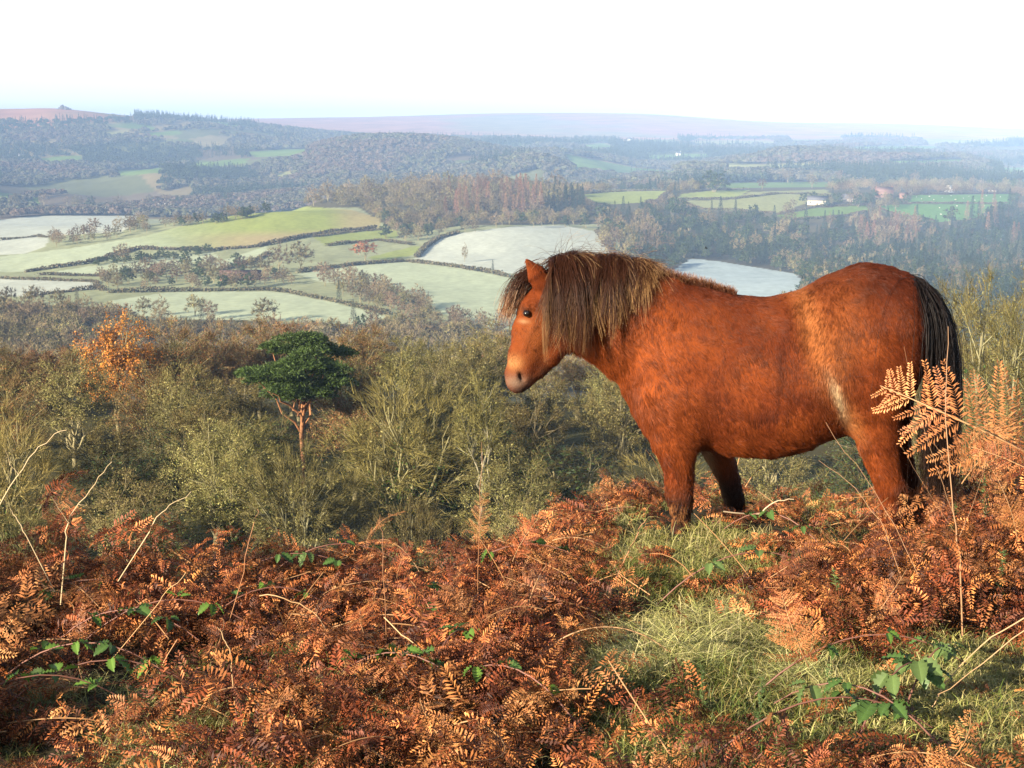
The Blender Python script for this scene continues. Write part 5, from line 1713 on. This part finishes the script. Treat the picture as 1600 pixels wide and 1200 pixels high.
# fronds that can be told apart: the largest ones, lying uppermost
def put_frond(f, loc, rot, s, label, group=None):
    o = obj('bracken_frond', f[0], None, tuple(float(q) for q in loc)); o.rotation_euler = rot; o.scale = (s, s, s)
    c = obj('stalk', f[1], o)
    tag(o, label, 'bracken frond', group)
    return o
NEAR = [(1500, 930, 'the bare sapling'), (1100, 990, 'the pale grass mound'), (1400, 1130, 'the frosted bramble'), (110, 840, 'the forked pale cane'), (20, 820, 'the tall arching cane'), (600, 870, 'the rushy grass'), (1040, 870, 'the pony\'s front hooves'),
        (660, 1110, 'the glossy bramble spray'), (1380, 850, 'the pony\'s hind hooves'), (120, 1100, 'the bright bramble leaves'), (190, 1000, 'the round glossy bramble leaves'), (500, 930, 'the bramble in the shaded hollow'), (650, 1000, 'the long slanting tan stalk'), (360, 1020, 'the short broken stalk'),
        (800, 920, 'the dark bramble under the pony\'s head'), (460, 940, 'the arched tan stalk'), (820, 1150, 'the bramble at the turf edge'), (430, 1120, 'the frosty turf patch'), (300, 880, 'the short leaning cane'), (1560, 1000, 'the slanting canes'), (750, 860, 'the tall thin stalk'), (390, 870, 'the reddish stalk')]
r, x, y, z, t, u, v = lay(700, 3.1, 6.6, 521, amax=.40)
ok = (~t) & ~inside(MOUND, u, v) & ~((np.abs(x - .75) < .45) & (np.abs(y - 5.8) < .7)); x, y, z, u, v = x[ok][:240], y[ok][:240], z[ok][:240], u[ok][:240], v[ok][:240]
rot = frond_pose(r, len(x), .7)
cl = fbm(x * 1.5, y * 1.5, seed=505, oct=2)
for q in range(len(x)):
    kk = int(r.integers(0, len(FRONDS) + 2))
    f = FRONDS[kk] if kk < len(FRONDS) else FLAT[kk - len(FRONDS) + 1]
    taw = kk in (4, 6) or kk >= len(FRONDS)
    ln_ = min(NEAR, key=lambda w: (w[0] - u[q]) ** 2 + 3 * (w[1] - v[q]) ** 2)[2]
    lb = ('tawny dead bracken frond lying by ' if taw else 'curled rust-red bracken frond lying by ') + ln_
    put_frond(f, (x[q], y[q], z[q] + .04 + .15 * r.random() * (.15 + sstep(.35, .65, cl[q]))), rot[q], r.uniform(.5, .8), lb, lb)

def aim_frond(f, u0, v0, u1, v1, Y, face, label, dY=0.):
    """a flat frond seen from (u0, v0) at its foot to (u1, v1) at its tip"""
    a = np.array([float(q) for q in at(u0, v0, Y)]); b = np.array([float(q) for q in at(u1, v1, Y + dY)])
    d = b - a; Lx = np.linalg.norm(d)
    X = Vector(d / Lx); Z = Vector(face); Z = (Z - X * Z.dot(X)).normalized(); Yv = Z.cross(X)
    m = Matrix((X, Yv, Z)).transposed().to_euler()
    return put_frond(f, a, m, Lx / .47, label)
FACE = (-.25, -.9, .35)
aim_frond(FLAT[0], 1640, 730, 1378, 615, 5.0, FACE, 'large flat tawny bracken frond beside the pony\'s tail')
aim_frond(FLAT[0], 1500, 760, 1590, 660, 5.1, (-.3, -.8, .5), 'drooping tawny bracken frond under the large flat one')
aim_frond(FLAT[2], 1650, 760, 1520, 700, 4.8, (-.3, -.8, .5), 'red bracken frond drooping to the sapling from the side')
aim_frond(FLAT[1], 1590, 850, 1560, 740, 4.8, (-.1, -.9, .3), 'upright russet frond rising from the tall bracken by the sapling')
aim_frond(FLAT[1], 1360, 975, 1420, 890, 4.5, FACE, 'orange bracken frond standing up from the grass below the pony\'s hind leg')
aim_frond(FLAT[0], 1265, 1045, 1215, 930, 4.1, FACE, 'orange bracken frond rising from the pale grass mound')
aim_frond(FLAT[2], 1200, 905, 1290, 850, 5.0, FACE, 'red bracken frond leaning below the pony\'s belly')
aim_frond(FLAT[1], 745, 850, 760, 770, 5.3, FACE, 'red bracken frond standing on the skyline beside the tall dry stalk')
aim_frond(FLAT[2], 800, 880, 845, 800, 5.4, FACE, 'red bracken frond standing near the pony\'s front hooves')
aim_frond(FLAT[2], 620, 905, 640, 845, 5.2, FACE, 'small red bracken frond before the rushy grass')
aim_frond(FLAT[2], 60, 815, 130, 765, 5.6, FACE, 'dark bracken frond in the shaded clump beside the pale canes')

# ---- dry stalks and canes
def cane(px, label, name='dry_stalk', col=(.42, .27, .13), r0=.006, r1=.0025, twigs=(), cat='stalk'):
    """px: list of (u, v, depth) from foot to tip; twigs: side shoots in the same form"""
    def path(q):
        P = np.array([[float(c) for c in at(a, b, d)] for a, b, d in q])
        t = np.linspace(0, 1, len(P)); T = np.linspace(0, 1, max(8, 3 * len(P)))
        return np.stack([np.interp(T, t, P[:, k]) for k in range(3)], -1) + rng.normal(0, .0015, (len(T), 3))
    P = path(px); org = P[0].copy()
    P0 = P - org
    if P0[-1, 2] > .45 * np.linalg.norm(P0[-1]): P0[0] -= unit(P0[2] - P0[0]) * .22
    r0, r1 = r0 * .45, r1 * .5
    P0[1:-1] += np.cumsum(rng.normal(0, .0022, (len(P0) - 2, 3)), axis=0)
    mb = MB(); mb.tube(P0, np.linspace(r0, r1, len(P0)), np.array(col), 6)
    o = obj(name, mb.build(name, [M['stalk']], True), None, tuple(org)); tag(o, label, cat)
    for tw in twigs:
        Q = path(tw) - org
        mb = MB(); mb.tube(Q, np.linspace(r1 * 1.1, r1 * .4, len(Q)), np.array(col) * .95, 5)
        obj('side_shoot', mb.build('side_shoot', [M['stalk']], True), o)
PALE = (.50, .38, .22); RUSTY = (.30, .14, .065)
cane([(1502, 955, 4.6), (1500, 880, 4.6), (1488, 800, 4.6), (1481, 700, 4.62), (1478, 600, 4.64), (1481, 510, 4.66)], 'tall bare brown sapling with side shoots in front of the pony\'s tail', 'sapling', (.34, .19, .10), .0075, .0018,
     ([(1488, 800, 4.6), (1460, 720, 4.58), (1435, 640, 4.56), (1413, 540, 4.56)], [(1492, 830, 4.6), (1450, 770, 4.55), (1405, 690, 4.5)], [(1494, 850, 4.6), (1520, 790, 4.62), (1548, 700, 4.62)], [(1484, 740, 4.61), (1465, 700, 4.6), (1445, 680, 4.6)]), 'sapling')
cane([(1415, 860, 4.7), (1400, 830, 4.7), (1350, 740, 4.75), (1290, 660, 4.8)], 'thin brown shoot crossing before the pony\'s hind leg', col=(.34, .19, .10), r0=.003, r1=.0012)
cane([(1400, 880, 4.8), (1380, 820, 4.8), (1330, 760, 4.85), (1280, 720, 4.9)], 'thin bent shoot under the pony\'s flank', col=(.36, .2, .1), r0=.003, r1=.0012)
cane([(1600, 965, 4.0), (1540, 1000, 4.0), (1480, 1060, 3.95), (1455, 1105, 3.9)], 'long tan cane slanting over the grass at the bramble', col=(.44, .28, .15), r0=.005, r1=.003)
cane([(1600, 985, 3.9), (1530, 1035, 3.9), (1465, 1085, 3.85)], 'second tan cane lying alongside the slanting one', col=(.40, .25, .13), r0=.004, r1=.0025)
cane([(-20, 830, 5.2), (10, 770, 5.2), (45, 720, 5.2), (75, 690, 5.2), (105, 673, 5.2)], 'tall pale arching cane above the dark bracken', col=PALE, r0=.006, r1=.002, twigs=([(30, 742, 5.2), (15, 725, 5.2), (8, 700, 5.2)],))
cane([(102, 856, 5.0), (104, 825, 5.0), (125, 785, 5.0), (150, 750, 5.0), (175, 722, 5.0)], 'pale cane with a forked shoot above the shaded bracken', col=PALE, r0=.006, r1=.002, twigs=([(108, 818, 5.0), (95, 800, 5.0), (80, 775, 5.0)], [(122, 788, 5.0), (135, 790, 5.0)]))
cane([(230, 835, 5.1), (245, 810, 5.1), (268, 785, 5.1), (298, 768, 5.1)], 'short pale cane leaning over the shaded bracken', col=PALE, r0=.005, r1=.002)
cane([(45, 845, 5.1), (30, 815, 5.1), (15, 795, 5.1)], 'broken pale cane beside the tall arching cane', col=PALE, r0=.004, r1=.002)
cane([(602, 955, 4.6), (598, 880, 4.6), (595, 830, 4.62), (593, 805, 4.64)], 'upright thin stalk before the rushy grass', col=RUSTY, r0=.0035, r1=.0012)
cane([(745, 905, 5.0), (748, 820, 5.0), (750, 740, 5.02), (752, 690, 5.04)], 'tall thin stalk standing against the slender ash', col=RUSTY, r0=.0035, r1=.0012)
cane([(375, 905, 4.9), (385, 860, 4.9), (395, 815, 4.92), (402, 795, 4.94)], 'dry reddish stalk rising from the tangle below the rounded willow', col=RUSTY, r0=.004, r1=.0015)
cane([(970, 890, 5.3), (985, 855, 5.3), (1000, 830, 5.3), (1010, 810, 5.3)], 'stiff brown stalk leaning towards the pony\'s front leg', col=(.35, .17, .08), r0=.006, r1=.003)
cane([(362, 1050, 4.0), (358, 1020, 4.0), (350, 1000, 4.0), (338, 980, 4.0)], 'short broken tan stalk among the red fronds', col=(.5, .33, .17), r0=.004, r1=.003)
cane([(405, 930, 4.7), (450, 935, 4.7), (490, 952, 4.7), (518, 990, 4.65)], 'arched tan stalk bent over the tangle', col=(.45, .27, .13), r0=.005, r1=.003)
cane([(600, 965, 4.4), (640, 1000, 4.35), (690, 1045, 4.3)], 'long tan stalk slanting down to the bramble', col=(.47, .30, .15), r0=.0045, r1=.003)
cane([(235, 955, 4.6), (260, 920, 4.6), (290, 895, 4.6)], 'thin tan stalk leaning among the bramble leaves', col=(.45, .28, .13), r0=.003, r1=.002)
cane([(365, 1145, 3.7), (390, 1140, 3.7), (412, 1165, 3.7), (430, 1200, 3.68)], 'arched tan stalk bent down to the turf', col=(.5, .34, .2), r0=.004, r1=.003)
cane([(1130, 800, 5.9), (1185, 805, 6.0), (1210, 785, 6.0), (1240, 780, 6.0)], 'pale crooked stick behind the pony\'s front legs', col=(.55, .42, .27), r0=.008, r1=.004, name='dry_stick', cat='stick')
for q in range(60):                                    # stubs of dead stalk all through the bracken
    yy = math.sqrt(rng.uniform(3.2 ** 2, 7.2 ** 2)); xx_ = rng.uniform(-.42, .42) * yy
    if bool(turf_w(np.array([xx_]), np.array([yy]))[0][0]) and rng.random() < .7: continue
    zz_ = float(height(xx_, yy)); L = rng.uniform(.12, .38)
    d = unit(rng.normal(0, 1, 3) * np.array([1, .6, .35]) + np.array([0, 0, .35]))
    P = np.array([[0, 0, -.05], d * L * .5 + rng.normal(0, .012, 3), d * L])
    mb = MB(); mb.tube(bez(P[0], P[1], P[2], 5), np.linspace(.0026, .0014, 5), np.array([.40, .21, .09]) * rng.uniform(.5, 1.2), 5)
    o = obj('dry_stalk', mb.build('dry_stalk', [M['stalk']], True), None, (xx_, yy, zz_ + rng.uniform(.05, .2)))
    tag(o, 'short dead bracken stalk sticking out of the tangle', 'stalk', 'dead stalks in the bracken')

# ---- grass
def tuft_kind(seed, n, L, spread, cols, w=.0022, droop=.8, clumpr=.05):
    r = np.random.default_rng(seed); mb = MB()
    p = np.concatenate([r.normal(0, clumpr, (n, 2)), np.zeros((n, 1))], 1)
    ph = r.uniform(0, 6.283, n)
    out = np.stack([np.cos(ph), np.sin(ph), np.zeros(n)], -1)
    l = L * r.uniform(.45, 1.1, n)[:, None]
    a = spread * (.3 + .95 * r.random(n))[:, None]
    d0 = unit(out * a + np.array([0, 0, 1.]))
    q1 = p + d0 * l * .45
    d1 = unit(d0 + out * droop * a + np.array([0, 0, -.35 * droop]) * a)
    q2 = q1 + d1 * l * .35
    d2 = unit(d1 + out * droop * a + np.array([0, 0, -.8 * droop]) * a)
    q3 = q2 + d2 * l * .25
    sd = unit(np.cross(out, np.array([0, 0, 1.])) + r.normal(0, .3, (n, 3)))
    cc = np.array(cols)[r.integers(0, len(cols), n)] * r.uniform(.7, 1.3, (n, 1))
    V = np.stack([p - sd * w, p + sd * w, q1 - sd * w * .9, q1 + sd * w * .9, q2 - sd * w * .6, q2 + sd * w * .6, q3], 1).reshape(-1, 3)
    b = np.arange(n)[:, None] * 7
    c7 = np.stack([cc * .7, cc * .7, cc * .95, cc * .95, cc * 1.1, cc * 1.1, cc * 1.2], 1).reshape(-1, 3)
    F4 = np.concatenate([b + np.array([[0, 1, 3, 2]]), b + np.array([[2, 3, 5, 4]])]); F3 = b + np.array([[4, 5, 6]])
    mb.v.append(V); mb.c.append(c7); mb.f4.append(F4); mb.f3.append(F3); mb.n = len(V)
    return mb.build('grass_tuft', [M['grass']])
GR = ((.09, .115, .02), (.125, .145, .028), (.065, .085, .018), (.24, .20, .06), (.28, .21, .075))
YEL = ((.36, .33, .12), (.30, .29, .085), (.44, .38, .17), (.22, .23, .06))
STRAW = ((.48, .37, .17), (.55, .44, .23), (.38, .28, .12))
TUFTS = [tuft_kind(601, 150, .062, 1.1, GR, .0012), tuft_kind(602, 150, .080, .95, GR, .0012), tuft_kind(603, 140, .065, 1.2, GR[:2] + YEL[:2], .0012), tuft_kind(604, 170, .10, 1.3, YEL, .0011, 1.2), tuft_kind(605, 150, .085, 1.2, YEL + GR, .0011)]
r, x, y, z, t, u, v = lay(7000, 2.9, 8.2, 541)
bare = fbm(x * 2.2, y * 2.2, seed=545, oct=2)
keep = t & (r.random(len(x)) < .95) | (~t & (bare > .52) & (r.random(len(x)) < .25))
keep &= ~((np.abs(x - .75) < .08) & (y > 5.95) & (y < 6.3))
x, y, z, u = x[keep], y[keep], z[keep], u[keep]
n = len(x); sc = r.uniform(.6, 1.25, n)
pale = fbm(x * 1.7 + 7, y * 1.7, seed=551, oct=2) + .10 * np.exp(-(((u - 1120) / 120) ** 2))
k = np.where(pale > .49, r.choice([2, 3, 4, 3], n), r.choice([0, 1, 1, 2], n))
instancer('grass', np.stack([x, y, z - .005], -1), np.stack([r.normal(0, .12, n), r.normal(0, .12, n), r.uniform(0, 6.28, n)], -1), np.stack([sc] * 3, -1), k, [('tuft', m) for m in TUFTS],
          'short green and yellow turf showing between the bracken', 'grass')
print('grass', n)

TALL = [tuft_kind(611, 90, .32, .40, STRAW, .0022, .6, .05), tuft_kind(612, 420, .19, 1.3, ((.50, .46, .19), (.42, .41, .14), (.58, .52, .26), (.34, .36, .11)), .0011, 1.3, .07), tuft_kind(613, 170, .14, 1.0, GR + YEL[:1], .002, 1.0, .06), tuft_kind(614, 100, .22, .7, STRAW + YEL, .002, .8, .05)]
def tuft(kind, u, v, s, label, group=None, y0=2.5):
    g = ground_hit(u, v, y0, 12, 900)
    if g is None: return
    o = obj('grass_tuft', TALL[kind], None, (g[0], g[1], g[2] - .01)); o.scale = (s, s, s); o.rotation_euler = (0, 0, rng.uniform(0, 6.28))
    tag(o, label, 'grass tuft', group)
for u, v in ((1000, 1020), (980, 1045), (1180, 985), (1200, 1010), (1060, 1010), (1085, 995), (1110, 1000), (1140, 1000), (1075, 1030), (1105, 1030), (1160, 1020), (1040, 1035), (1130, 1045)):
    tuft(1, u, v, rng.uniform(.8, 1.15), 'pale sunlit grass tuft in the mound below the pony', 'pale grass mound below the pony')
for u, v in ((1230, 1050), (1255, 1075), (1210, 1075), (1275, 1050), (1300, 1085)):
    tuft(1, u, v, rng.uniform(.6, .9), 'pale yellow grass tuft beside the orange fronds', 'pale grass beside the orange fronds')
for u, v in ((540, 872), (560, 868), (580, 874), (602, 876), (625, 872), (650, 876), (672, 874), (690, 880), (520, 868), (500, 866)):
    tuft(0, u, v, rng.uniform(.7, 1.1), 'tall straw-coloured rushy tuft on the skyline of the brow', 'rushy grass on the brow', 4.0)
for u, v in ((935, 895), (960, 890), (985, 880), (1110, 868), (1140, 858), (1190, 845), (1330, 815), (1345, 810), (1310, 815)):
    tuft(3, u, v, rng.uniform(.3, .5), 'tawny grass tuft round the pony\'s hooves', 'tawny grass round the pony', 4.0)
for u, v in ((250, 1185), (300, 1190), (360, 1180), (420, 1190), (480, 1180), (970, 1190), (1000, 1180), (1580, 1150), (1560, 1190), (1530, 1120), (1590, 1090), (1340, 1180), (1250, 1190), (880, 1120), (430, 1115), (520, 1115)):
    tuft(2, u, v, rng.uniform(.6, 1.0), 'green grass tuft in the open turf', 'green tufts in the open turf')

# ---- bramble
def leaflet(seed, L=.07, W=.042):
    r = np.random.default_rng(seed); mb = MB(); m = 11
    s = np.linspace(0, 1, m)
    prof = np.sin(math.pi * s ** .8) ** .75 * W / 2
    z = -.22 * L * s ** 2
    mid = np.stack([s * L, np.zeros(m), z], -1)
    V, F, C = [], [], []
    saw = np.where(np.arange(m) % 2, 1.10, .88); saw[0] = saw[-1] = 1
    for sd in (-1, 1):
        e = mid + np.stack([s * 0 + .10 * L * (s > 0) * 0, sd * prof * saw, .35 * prof + .004 * np.where(np.arange(m) % 2, 1, -1)], -1)
        b = len(V)
        V += list(mid) + list(e)
        for i in range(m - 1):
            F.append((b + i, b + i + 1, b + m + i + 1, b + m + i) if sd > 0 else (b + i, b + m + i, b + m + i + 1, b + i + 1))
    V = np.array(V); c = np.array([.055, .105, .026])
    col = np.tile(c, (len(V), 1)); col[:m] *= 1.5; col[2 * m:3 * m] *= 1.5
    mb.add(V, np.array(F), col)
    return mb.build('leaf', [M['bramble']], True)
def leaf_tint(me, c, nm):
    q = me.copy(); q.name = nm
    a = q.color_attributes['col']; n = len(q.vertices)
    d = np.empty(n * 4, np.float32); a.data.foreach_get('color', d); d = d.reshape(n, 4); d[:, :3] *= np.array(c); a.data.foreach_set('color', d.ravel())
    return q
LEAF = leaflet(701)
LEAVES = [LEAF, leaf_tint(LEAF, (1.5, 1.45, 1.0), 'leaf_light'), leaf_tint(LEAF, (1.5, 1.2, 1.5), 'leaf_frosted'), leaf_tint(LEAF, (2.4, .55, .8), 'leaf_red')]
def bramble(u, v, label, n=3, size=1.0, lift=.18, kinds=(0, 0, 1), y0=2.5, length=.7, dirn=None):
    g = ground_hit(u, v, y0, 12, 900)
    if g is None: return
    root = empty('bramble', g)
    tag(root, label, 'bramble')
    a = rng.uniform(0, 6.28) if dirn is None else dirn
    d = np.array([math.cos(a), math.sin(a) * .5, 0])
    P = bez(np.array([0, 0, -.05]) - d * length * .5, np.array([0, 0, lift * 2.0]), d * length * .5 + np.array([0, 0, lift * .6]), 12)
    mb = MB(); mb.tube(P, np.linspace(.0035, .0018, 12), np.array([.16, .07, .05]), 5)
    obj('cane', mb.build('cane', [M['stalk']], True), root)
    for q in range(n):
        i = int(3 + (q + .5) / n * 8)
        base = P[min(i, 11)]
        yaw = rng.uniform(0, 6.28)
        tilt = rng.uniform(-.2, .7)
        kd = kinds[rng.integers(0, len(kinds))]
        for w in (-1.15, 0, 1.15):
            o = obj('leaf', LEAVES[kd], root)
            dd = np.array([math.cos(yaw + w * .9), math.sin(yaw + w * .9), 0]) * .012
            o.location = tuple(base + dd + np.array([0, 0, .01]))
            o.rotation_euler = Euler((rng.normal(0, .35), tilt + rng.normal(0, .15), yaw + w * .95))
            s = size * rng.uniform(.6, .95) * (1.1 if w == 0 else .9); o.scale = (s, s, s)
BR = [
    (665, 1125, 'glossy green bramble spray arching over the red bracken', 5, 1.15, (1, 0)), (700, 1090, 'bramble leaves shining above the dark hollow', 3, 1.1, (1, 0)),
    (1395, 1150, 'frosted bramble with large drooping leaves in the turf', 5, 1.25, (2, 2, 0)), (1450, 1120, 'dark green bramble leaves beside the slanting canes', 4, 1.1, (0, 2)),
    (1360, 1185, 'frosted bramble leaves low in the grass below the canes', 3, 1.1, (2, 0)), (1330, 1090, 'small bramble sprig beside the pale yellow grass', 3, .9, (0, 1)),
    (110, 1095, 'bright bramble leaves on a dark leaning cane', 4, 1.1, (1, 0)), (130, 1130, 'bramble sprig with yellowing leaves beside the leaning cane', 3, 1.0, (1, 1)),
    (185, 985, 'bramble with round glossy leaves among the red fronds', 4, 1.0, (0, 1)), (180, 1035, 'dark bramble leaves under the round glossy ones', 3, 1.0, (0, 0, 1)),
    (240, 1020, 'light green bramble sprig beside the arched stalk', 3, .95, (1,)), (35, 985, 'bramble leaves at the foot of the shaded bracken', 3, .9, (0, 1)),
    (170, 880, 'shaded dark bramble leaves under the short pale cane', 3, .9, (0,)), (100, 905, 'bramble leaves below the forked pale cane', 3, .9, (0, 1)),
    (495, 935, 'blue-green bramble arching in the shaded hollow', 4, 1.05, (2, 0)), (505, 920, 'bramble sprig at the rim of the shaded hollow', 3, .9, (0, 2)),
    (665, 1005, 'single dark bramble sprig beside the long tan stalk', 3, 1.1, (0,)), (800, 920, 'round dark bramble leaves in front of the pony\'s chest', 3, .9, (0, 0, 1)),
    (1145, 945, 'frosted bramble sprig on top of the pale grass mound', 3, 1.0, (2,)), (1225, 880, 'dark bramble leaves under the pony\'s belly', 3, .8, (0,)),
    (820, 1150, 'bramble leaves at the edge of the red tangle and turf', 3, .9, (0, 1)), (340, 890, 'bramble leaves below the tall willow bush', 3, .8, (0, 1)),
    (1260, 1200, 'reddened bramble leaves in the wet turf', 3, 1.0, (3, 3, 0)), (450, 995, 'small bramble sprig in the middle of the red tangle', 3, .8, (0, 1)), (20, 1160, 'bramble leaves beside the grass at the foot of the tangle', 4, 1.0, (0, 1)),
]
for u, v, lb, nn, sz, kd in BR:
    bramble(u, v, lb, nn, sz, kinds=kd)

# thorn bushes beside us, out of the picture; their shade falls on the tangle
for bx, by, bh, bw in ((-5.3, 2.6, 2.1, 1.7), (-6.4, 3.2, 2.3, 1.8), (-4.4, 1.4, 1.7, 1.2)):
    put_tree('evergreen', bx, by, float(height(bx, by)), bh, bw, 'holly_bush', 'dark holly bush standing on the hilltop beside the bracken', 'holly bushes beside the bracken', 'bush')

# ---- gorse sprigs
def gorse_mesh(seed):
    r = np.random.default_rng(seed); mb = MB(); n = 260
    z = r.random(n) * .34
    p = np.stack([r.normal(0, .004, n) + .04 * z, r.normal(0, .004, n), z], -1)
    d = unit(r.normal(0, 1, (n, 3)) * np.array([1, 1, .5]) + np.array([0, 0, .5]))
    s = unit(np.cross(d, rand_dirs(r, n))) * .0016
    L = (.022 + .012 * r.random((n, 1)))
    mb.tris(p - s, p + s, p + d * L, np.array([.10, .17, .05]) * r.uniform(.6, 1.4, (n, 1)))
    mb.tube(np.array([[0, 0, -.05], [.01, 0, .17], [.014, 0, .35]]), np.array([.003, .002, .001]), np.array([.12, .12, .05]), 4)
    return mb.build('gorse_sprig', [M['grass']])
GS_ = [gorse_mesh(801), gorse_mesh(802)]
for q, (u, v, s, lb) in enumerate(((1480, 905, .85, 'green spiny gorse sprig beside the bare sapling'), (1545, 880, 1.0, 'tall green gorse sprig behind the bare sapling'), (1560, 985, .8, 'green gorse sprig at the upper end of the slanting canes'),
        (1320, 1000, .7, 'green gorse sprig in the grass beside the orange frond'), (1440, 935, .6, 'short gorse sprig below the pony\'s tail'), (1180, 1190, .6, 'gorse seedling in the wet turf'), (1100, 1130, .5, 'small gorse seedling in the green turf'), (1290, 1140, .5, 'small gorse seedling beside the frosted bramble'))):
    g = ground_hit(u, v, 2.5, 12, 900)
    if g:
        o = obj('gorse_sprig', GS_[q % 2], None, (g[0], g[1], g[2] + .03)); o.scale = (s, s, s); o.rotation_euler = (0, rng.normal(0, .12), rng.uniform(0, 6.28))
        tag(o, lb, 'gorse')
# ------------------------------------------------------------------ haze: the cold blue air of the valley
def haze_box():
    x0, x1, y0, y1, z0, z1 = -5200, 5200, -30, 8900, -150, 112
    V = [(x, y, z) for z in (z0, z1) for y in (y0, y1) for x in (x0, x1)]
    F = [(0, 2, 3, 1), (4, 5, 7, 6), (0, 1, 5, 4), (2, 6, 7, 3), (0, 4, 6, 2), (1, 3, 7, 5)]
    m, N, L, out = new_mat('haze_air')
    pv = N.new('ShaderNodeVolumePrincipled')
    pv.inputs['Color'].default_value = (0.35, 0.54, 0.90, 1)
    pv.inputs['Density'].default_value = HAZE
    pv.inputs['Anisotropy'].default_value = -0.4
    L.new(pv.outputs[0], out.inputs['Volume'])
    o = obj('haze', mesh('haze', np.array(V, float), np.array(F), None, False, [m]))
    tag(o, 'pale blue winter haze filling the valley', 'haze', kind='stuff')
HAZE = 1.55e-4
haze_box()
print('SCENE BUILT')
